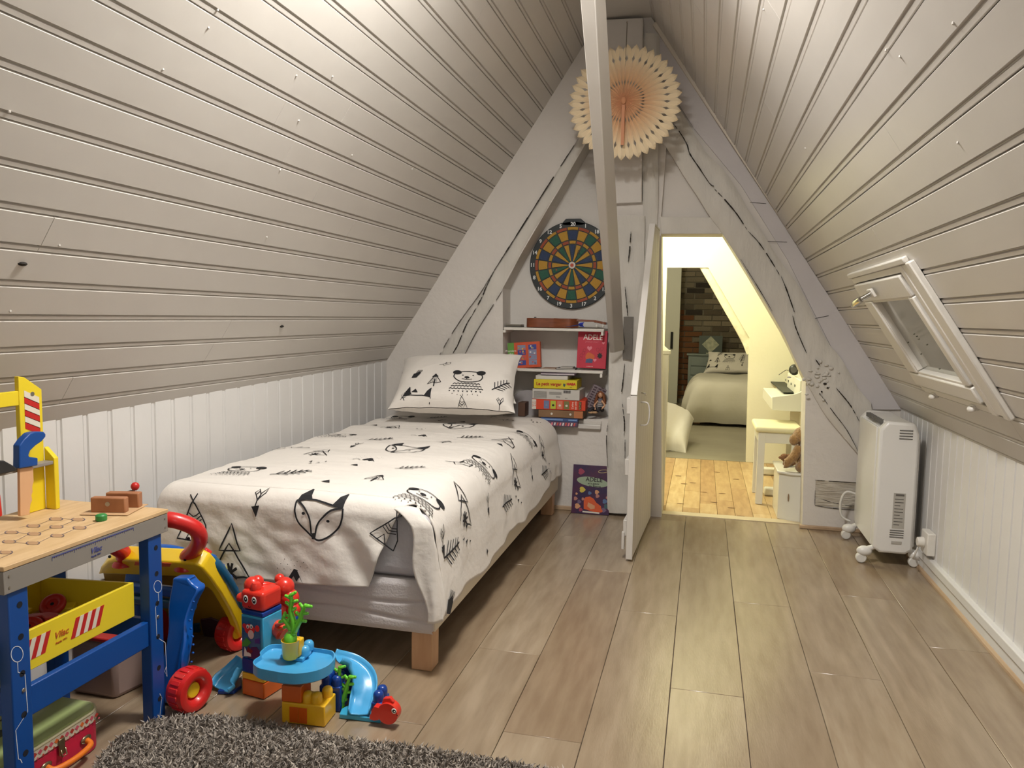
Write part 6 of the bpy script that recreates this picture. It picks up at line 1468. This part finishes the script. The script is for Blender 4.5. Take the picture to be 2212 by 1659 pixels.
MB().box(xF+.21, xB, PY0+.02, PY1, zc0, zc1+.10).build('piano_back', pw, pi_, bevel=.004)
for x, y in ((1703,823),(1717,833)):
    p = ax(x, y, xF+.149); MB().box(p.x-.001, p.x, p.y-.02, p.y+.02, p.z-.007, p.z+.007).build('display', kk_, pi_)
for x, y in ((1698,820),(1710,829)):
    p = ax(x, y, xF+.149); MB().cyl(p, p-V((.006,0,0)), .007, n=12).build('knob', mat('knob_grey', (150,150,140), .4), pi_)
MB().box(xF+.16, xF+.18, PY0+.03, PY0+.24, zc1+.10, zc1+.19).build('music_stand', pw, pi_, bevel=.003)
for y_ in (PY0+.02, PY1-.05):
    MB().box(xF+.17, xF+.23, y_, y_+.03, .03, zc0).build('leg', pw, pi_, bevel=.003)
    MB().box(xF-.02, xB, y_-.01, y_+.04, .002, .05).build('foot', pw, pi_, bevel=.01)
MB().box(xF+.23, xF+.245, PY0+.05, PY1-.05, .12, zc0).build('rear_panel', pw, pi_)
sp2 = ay(1716,797,4.95)
spk = thing('speaker', 'small round black loudspeaker on top of the piano with thin cable', 'speaker', (sp2.x, sp2.y, zc1+.10))
zsp = zc1+.106
MB().ball((sp2.x, sp2.y, zsp+.036), (.032,.030,.034), 20).build('shell', mat('speaker_black', (26,26,26), .4), spk, smooth=True)
MB().cyl((sp2.x-.006, sp2.y-.03, zsp+.036), (sp2.x-.008, sp2.y-.036, zsp+.036), .018).build('grille', mat('grille_grey', (90,90,88), .5), spk)
MB().tube(sm([V((sp2.x-.034, sp2.y, zsp+.03)), ay(1697,800,4.93), ay(1685,808,4.92), V((ay(1682,815,4.92).x, 4.92, zsp+.003))],5), .0018, 6).build('cable', mat('speaker_black', (26,26,26)), spk)
# stool
st0 = thing('piano_stool', 'white piano stool with padded cream seat in front of the piano', 'stool', (.40,4.75,0))
SA = az(1623,925,.0); zs_ = .405
c4 = [az(x, y, .43) for x, y in [(1620,899),(1722,902),(1722,924),(1632,924)]]
x0_, x1_ = c4[3].x-.0, c4[3].x+.25; y0_, y1_ = c4[3].y, c4[3].y+.36
pad = MB().box(x0_, x1_, y0_, y1_, .405, .437).build('seat_pad', mat('seat_cream', (232,226,186), .6), st0, bevel=.014, seg=4)
MB().box(x0_+.02, x1_-.02, y0_+.02, y1_-.02, .345, .404).build('apron', pw, st0, bevel=.002)
for x_, y_ in ((x0_+.018,y0_+.018),(x1_-.055,y0_+.018),(x0_+.018,y1_-.055),(x1_-.055,y1_-.055)):
    MB().prism([V((x_,y_,.404)),V((x_+.037,y_,.404)),V((x_+.037,y_+.037,.404)),V((x_,y_+.037,.404))], (0,0,-.404)).build('leg', pw, st0, bevel=.002)
# white chest at the right of the doorway
f1, f2 = az(1679,1122,.0), az(1712,1128,.0)
ch = thing('white_chest', 'narrow white painted chest just inside the doorway carrying plush toys', 'chest', (.58,4.35,0))
zc_ = ay(1712,1022,f2.y).z
fx0 = f2.x-.012
fp = [(f1.x,f2.y+.05),(f2.x,f2.y+.004),(.76,f2.y+.004),(.76,f2.y+.33),(f1.x,f2.y+.33)]
MB().prism([V((x,y,.001)) for x, y in fp], (0,0,zc_-.0135)).build('chest_body', pw, ch, bevel=.002)
MB().prism([V((x-(.010 if x < .7 else 0),y-(.010 if y < f2.y+.1 else 0),zc_-.012)) for x, y in fp], (0,0,.012)).build('chest_top', pw, ch, bevel=.003)
m_ = MB(); p = ay(1703,1075,f2.y+.012); m_.ball(p, (.004,.0012,.022), 8); m_.build('paint_chip', mat('chip_brown', (140,116,90), .8), ch)
# teddy
tan = mat('plush_tan', (178,138,84), .95, rgb2=(150,112,64), vscale=60, bump=.9, bscale=160, sheen=.5)
td = thing('teddy_bear', 'tan teddy bear sitting on the white chest, seen from the side', 'plush toy', (.62, f2.y+.08, zc_))
Yt_ = f2.y+.08; q = lambda x, y, d=0.: ay(x, y, Yt_+d)
zf_ = zc_+.001
MB().ball(q(1738,985), (.050,.055,.075), 20).build('body', tan, td, smooth=True)
MB().ball(q(1734,942), (.050,.046,.048), 20).build('head', tan, td, smooth=True)
MB().ball(q(1716,950,-.02), (.026,.024,.030), 16).build('ear', tan, td, smooth=True)
MB().ball(q(1741,920,.0), (.018,.012,.020), 14).build('ear', tan, td, smooth=True)
MB().tube(sm([q(1728,965,-.03), q(1716,985,-.04), q(1700,1000,-.045), q(1694,1001,-.045)],5), [.024]*6+[.022]*5+[.024]*5, 14).build('arm', tan, td, smooth=True)
p = q(1736,1003,-.04); MB().tube([V((p.x, p.y+.03, zf_+.03)), V((p.x-.01, p.y-.01, zf_+.028)), V((p.x-.02, p.y-.03, zf_+.03))], [.030,.029,.026], 14).build('leg', tan, td, smooth=True)
t2_ = thing('small_plush', 'small brown plush animal leaning against the teddy on the chest', 'plush toy', q(1700,985,.10))
q0 = q(1700,968,.12); br = mat('plush_brown', (150,108,76), .95, rgb2=(126,88,60), vscale=60, bump=.9, bscale=160)
MB().ball((q0.x+.02,q0.y,zf_+.032), (.040,.03,.032), 16).build('body', br, t2_, smooth=True)
MB().ball((q0.x-.012,q0.y-.01,zf_+.045), (.022,.02,.020), 14).build('head', br, t2_, smooth=True)
MB().ball((q0.x-.032,q0.y-.012,zf_+.043), (.010,.009,.008), 10).build('snout', br, t2_, smooth=True)
MB().ball((q0.x+.0,q0.y-.03,zf_+.014), (.022,.014,.013), 10).build('paw', br, t2_, smooth=True)
# ---------------------------------------------------------------- bedroom furniture
def soft(name, fn, m, n=50, thick=.004, label=None, cat=None):
    g_ = [i/n for i in range(n+1)]; mb = MB().grid(fn, g_, g_); o = mb.build(name, m, smooth=True)
    s_ = o.modifiers.new('t', 'SOLIDIFY'); s_.thickness = thick; s_.offset = -1; tag(o, label, cat); return o
duv2 = mat('duvet_plain', (216,211,198), .85, bump=.3, bscale=14)
b2 = thing('bed', 'bed with a plain pale duvet by the brick wall in the far bedroom', 'bed', (.35,8.6,0))
bx0, bx1_, by0, by1 = -.12, .78, 7.60, 9.30
MB().box(bx0+.04, bx1_-.03, by0+.05, by1, .08, .18).build('bed_base', tick, b2, bevel=.01)
for x_, y_ in ((bx0+.06,by0+.08),(bx1_-.12,by0+.08),(bx0+.06,by1-.12),(bx1_-.12,by1-.12)): MB().box(x_, x_+.06, y_, y_+.06, 0, .08).build('leg', beech, b2)
MB().box(bx0+.04, bx1_-.03, by0+.06, by1, .185, .30).build('mattress', MATS['mattress_white'], b2, bevel=.03)
def f2_(u, v):
    x = lerp(bx0-.05, bx1_+.05, u); y = lerp(by0-.05, by1-.35, v); e = min(1, min(u, 1-u)*5.5); f_ = min(1, v*7)
    z = .03+.38*(1-(1-e)**2.6)**.6*(1-(1-f_)**2.6)**.6; z = max(z, .02)
    w_ = .022*sin(u*26+4*sin(v*3))*(1-f_)*f_*2+.012*noise.noise(V((x*5,y*4,1)))
    return V((x+.03*sin(v*20)*(1-e), y-.05*f_*(1-f_)+w_, z+w_))
soft('duvet', f2_, duv2, label='plain pale crumpled duvet on the far bedroom bed', cat='duvet')
pillow('pillow', 'white pillow with printed bear on the far bedroom bed', ay(1518,808,8.98), ay(1640,808,8.98), ay(1636,762,9.2), ay(1530,760,9.2), .05, 5,
       [('bear',1572,782,.14,0),('tree',1545,781,.08,0),('branch',1602,783,.11,.6),('foxtop',1534,801,.14,0),('teepee',1571,803,.06,0),('arrow',1603,798,.06,0),('branch',1550,764,.10,.3),('tris',1603,768,.07,0),('tri',1527,779,.05,0)])
dr2 = thing('chest_of_drawers', 'grey-blue chest of drawers between the brick wall and far bed', 'chest of drawers', (.0,9.3,0))
gb_ = mat('drawer_greyblue', (132,142,138), .5); a_, b_ = ay(1486,800,9.36), ay(1560,765,9.36); zt3 = ay(1490,764,9.36).z
MB().box(a_.x, a_.x+.62, 9.36, 9.57, .0, zt3-.02).build('carcass', gb_, dr2, bevel=.003); MB().box(a_.x-.02, a_.x+.64, 9.34, 9.57, zt3-.02, zt3).build('drawers_top', gb_, dr2, bevel=.004)
hgt = (zt3-.06)/5
for k in range(5):
    dd = MB().box(a_.x+.03, a_.x+.59, 9.345, 9.36, .03+k*hgt, .03+(k+1)*hgt-.015).build('drawer', gb_, dr2, bevel=.003)
    MB().tube([(a_.x+.22,9.345,.03+(k+.5)*hgt),(a_.x+.24,9.33,.03+(k+.5)*hgt),(a_.x+.38,9.33,.03+(k+.5)*hgt),(a_.x+.40,9.345,.03+(k+.5)*hgt)], .006, 8).build('drawer_pull', mat('pull_dark', (74,76,70), .5), dd, smooth=True)
pc_ = thing('framed_picture', 'dark grey square picture with a pale diamond standing on the drawers', 'picture', ay(1535,762,9.3)); 
c_ = ay(1535,746,9.45); hs = .135; zb_ = zt3+.001
MB().box(c_.x-hs, c_.x+hs, 9.45, 9.47, zb_, zb_+.215).build('backing_board', mat('pict_dark', (84,92,88), .6), pc_, bevel=.002)
MB().prism([V((c_.x+a*.10, 9.448, zb_+.11+b*.10)) for a, b in [(0,-1),(1,0),(0,1),(-1,0)]], (0,.002,0)).build('diamond', mat('pict_pale', (196,196,172), .6, rgb2=(150,154,134), vscale=20), pc_)
MB().box(c_.x-.05, c_.x+.06, 9.445, 9.449, zb_, zb_+.012).build('caption_strip', MATS['pict_pale'], pc_)
# bundle of bedding near the landing edge on the left
lb0 = thing('low_bed', 'low mattress on the floor behind the newel post', 'mattress', (-.5,6.4,0)); MB().box(-.95, -.44, 5.95, 7.7, .0, .05).build('mattress_body', MATS['mattress_white'], lb0, bevel=.03)
pillow('bedding_bundle', 'white bedding heaped beside the newel post at the bedroom entrance', ay(1418,978,5.95), ay(1482,984,5.95), ay(1499,905,6.55), ay(1430,872,6.75), .13, 12, [])

# ---------------------------------------------------------------- groups of repeats
GR = {'building_block': 'building blocks of the sea play set', 'game_box': 'games stacked under the alcove shelf', 'wall_shelf': 'white shelves in the alcove', 'window_clip': 'catches below the skylight',
      'perforated_strip': 'perforated strips in the yellow tool box', 'toy_disc': 'red discs in the yellow tool box', 'toy_block': 'wooden blocks in the yellow tool box', 'coral': 'green corals of the sea play set',
      'slide': 'slides of the sea play set', 'notebook': 'notebooks lying on the lower shelf', 'magazine': 'thin books under the stack of games', 'hardback_book': 'hardbacks on top of the stack of games', 'picture_book': 'books standing at the right of the lower shelf'}
for o in bpy.data.objects:
    if o.parent is None and o.get('category'):
        b_ = o.name.split('.')[0]
        if b_ in GR: o['group'] = GR[b_]
for o in bpy.data.objects:
    if o.name.startswith('pillow') and o.get('category') and 'far bedroom' not in o['label'] and 'heaped' not in o['label']: o['group'] = 'pillows at the head of the printed bed'
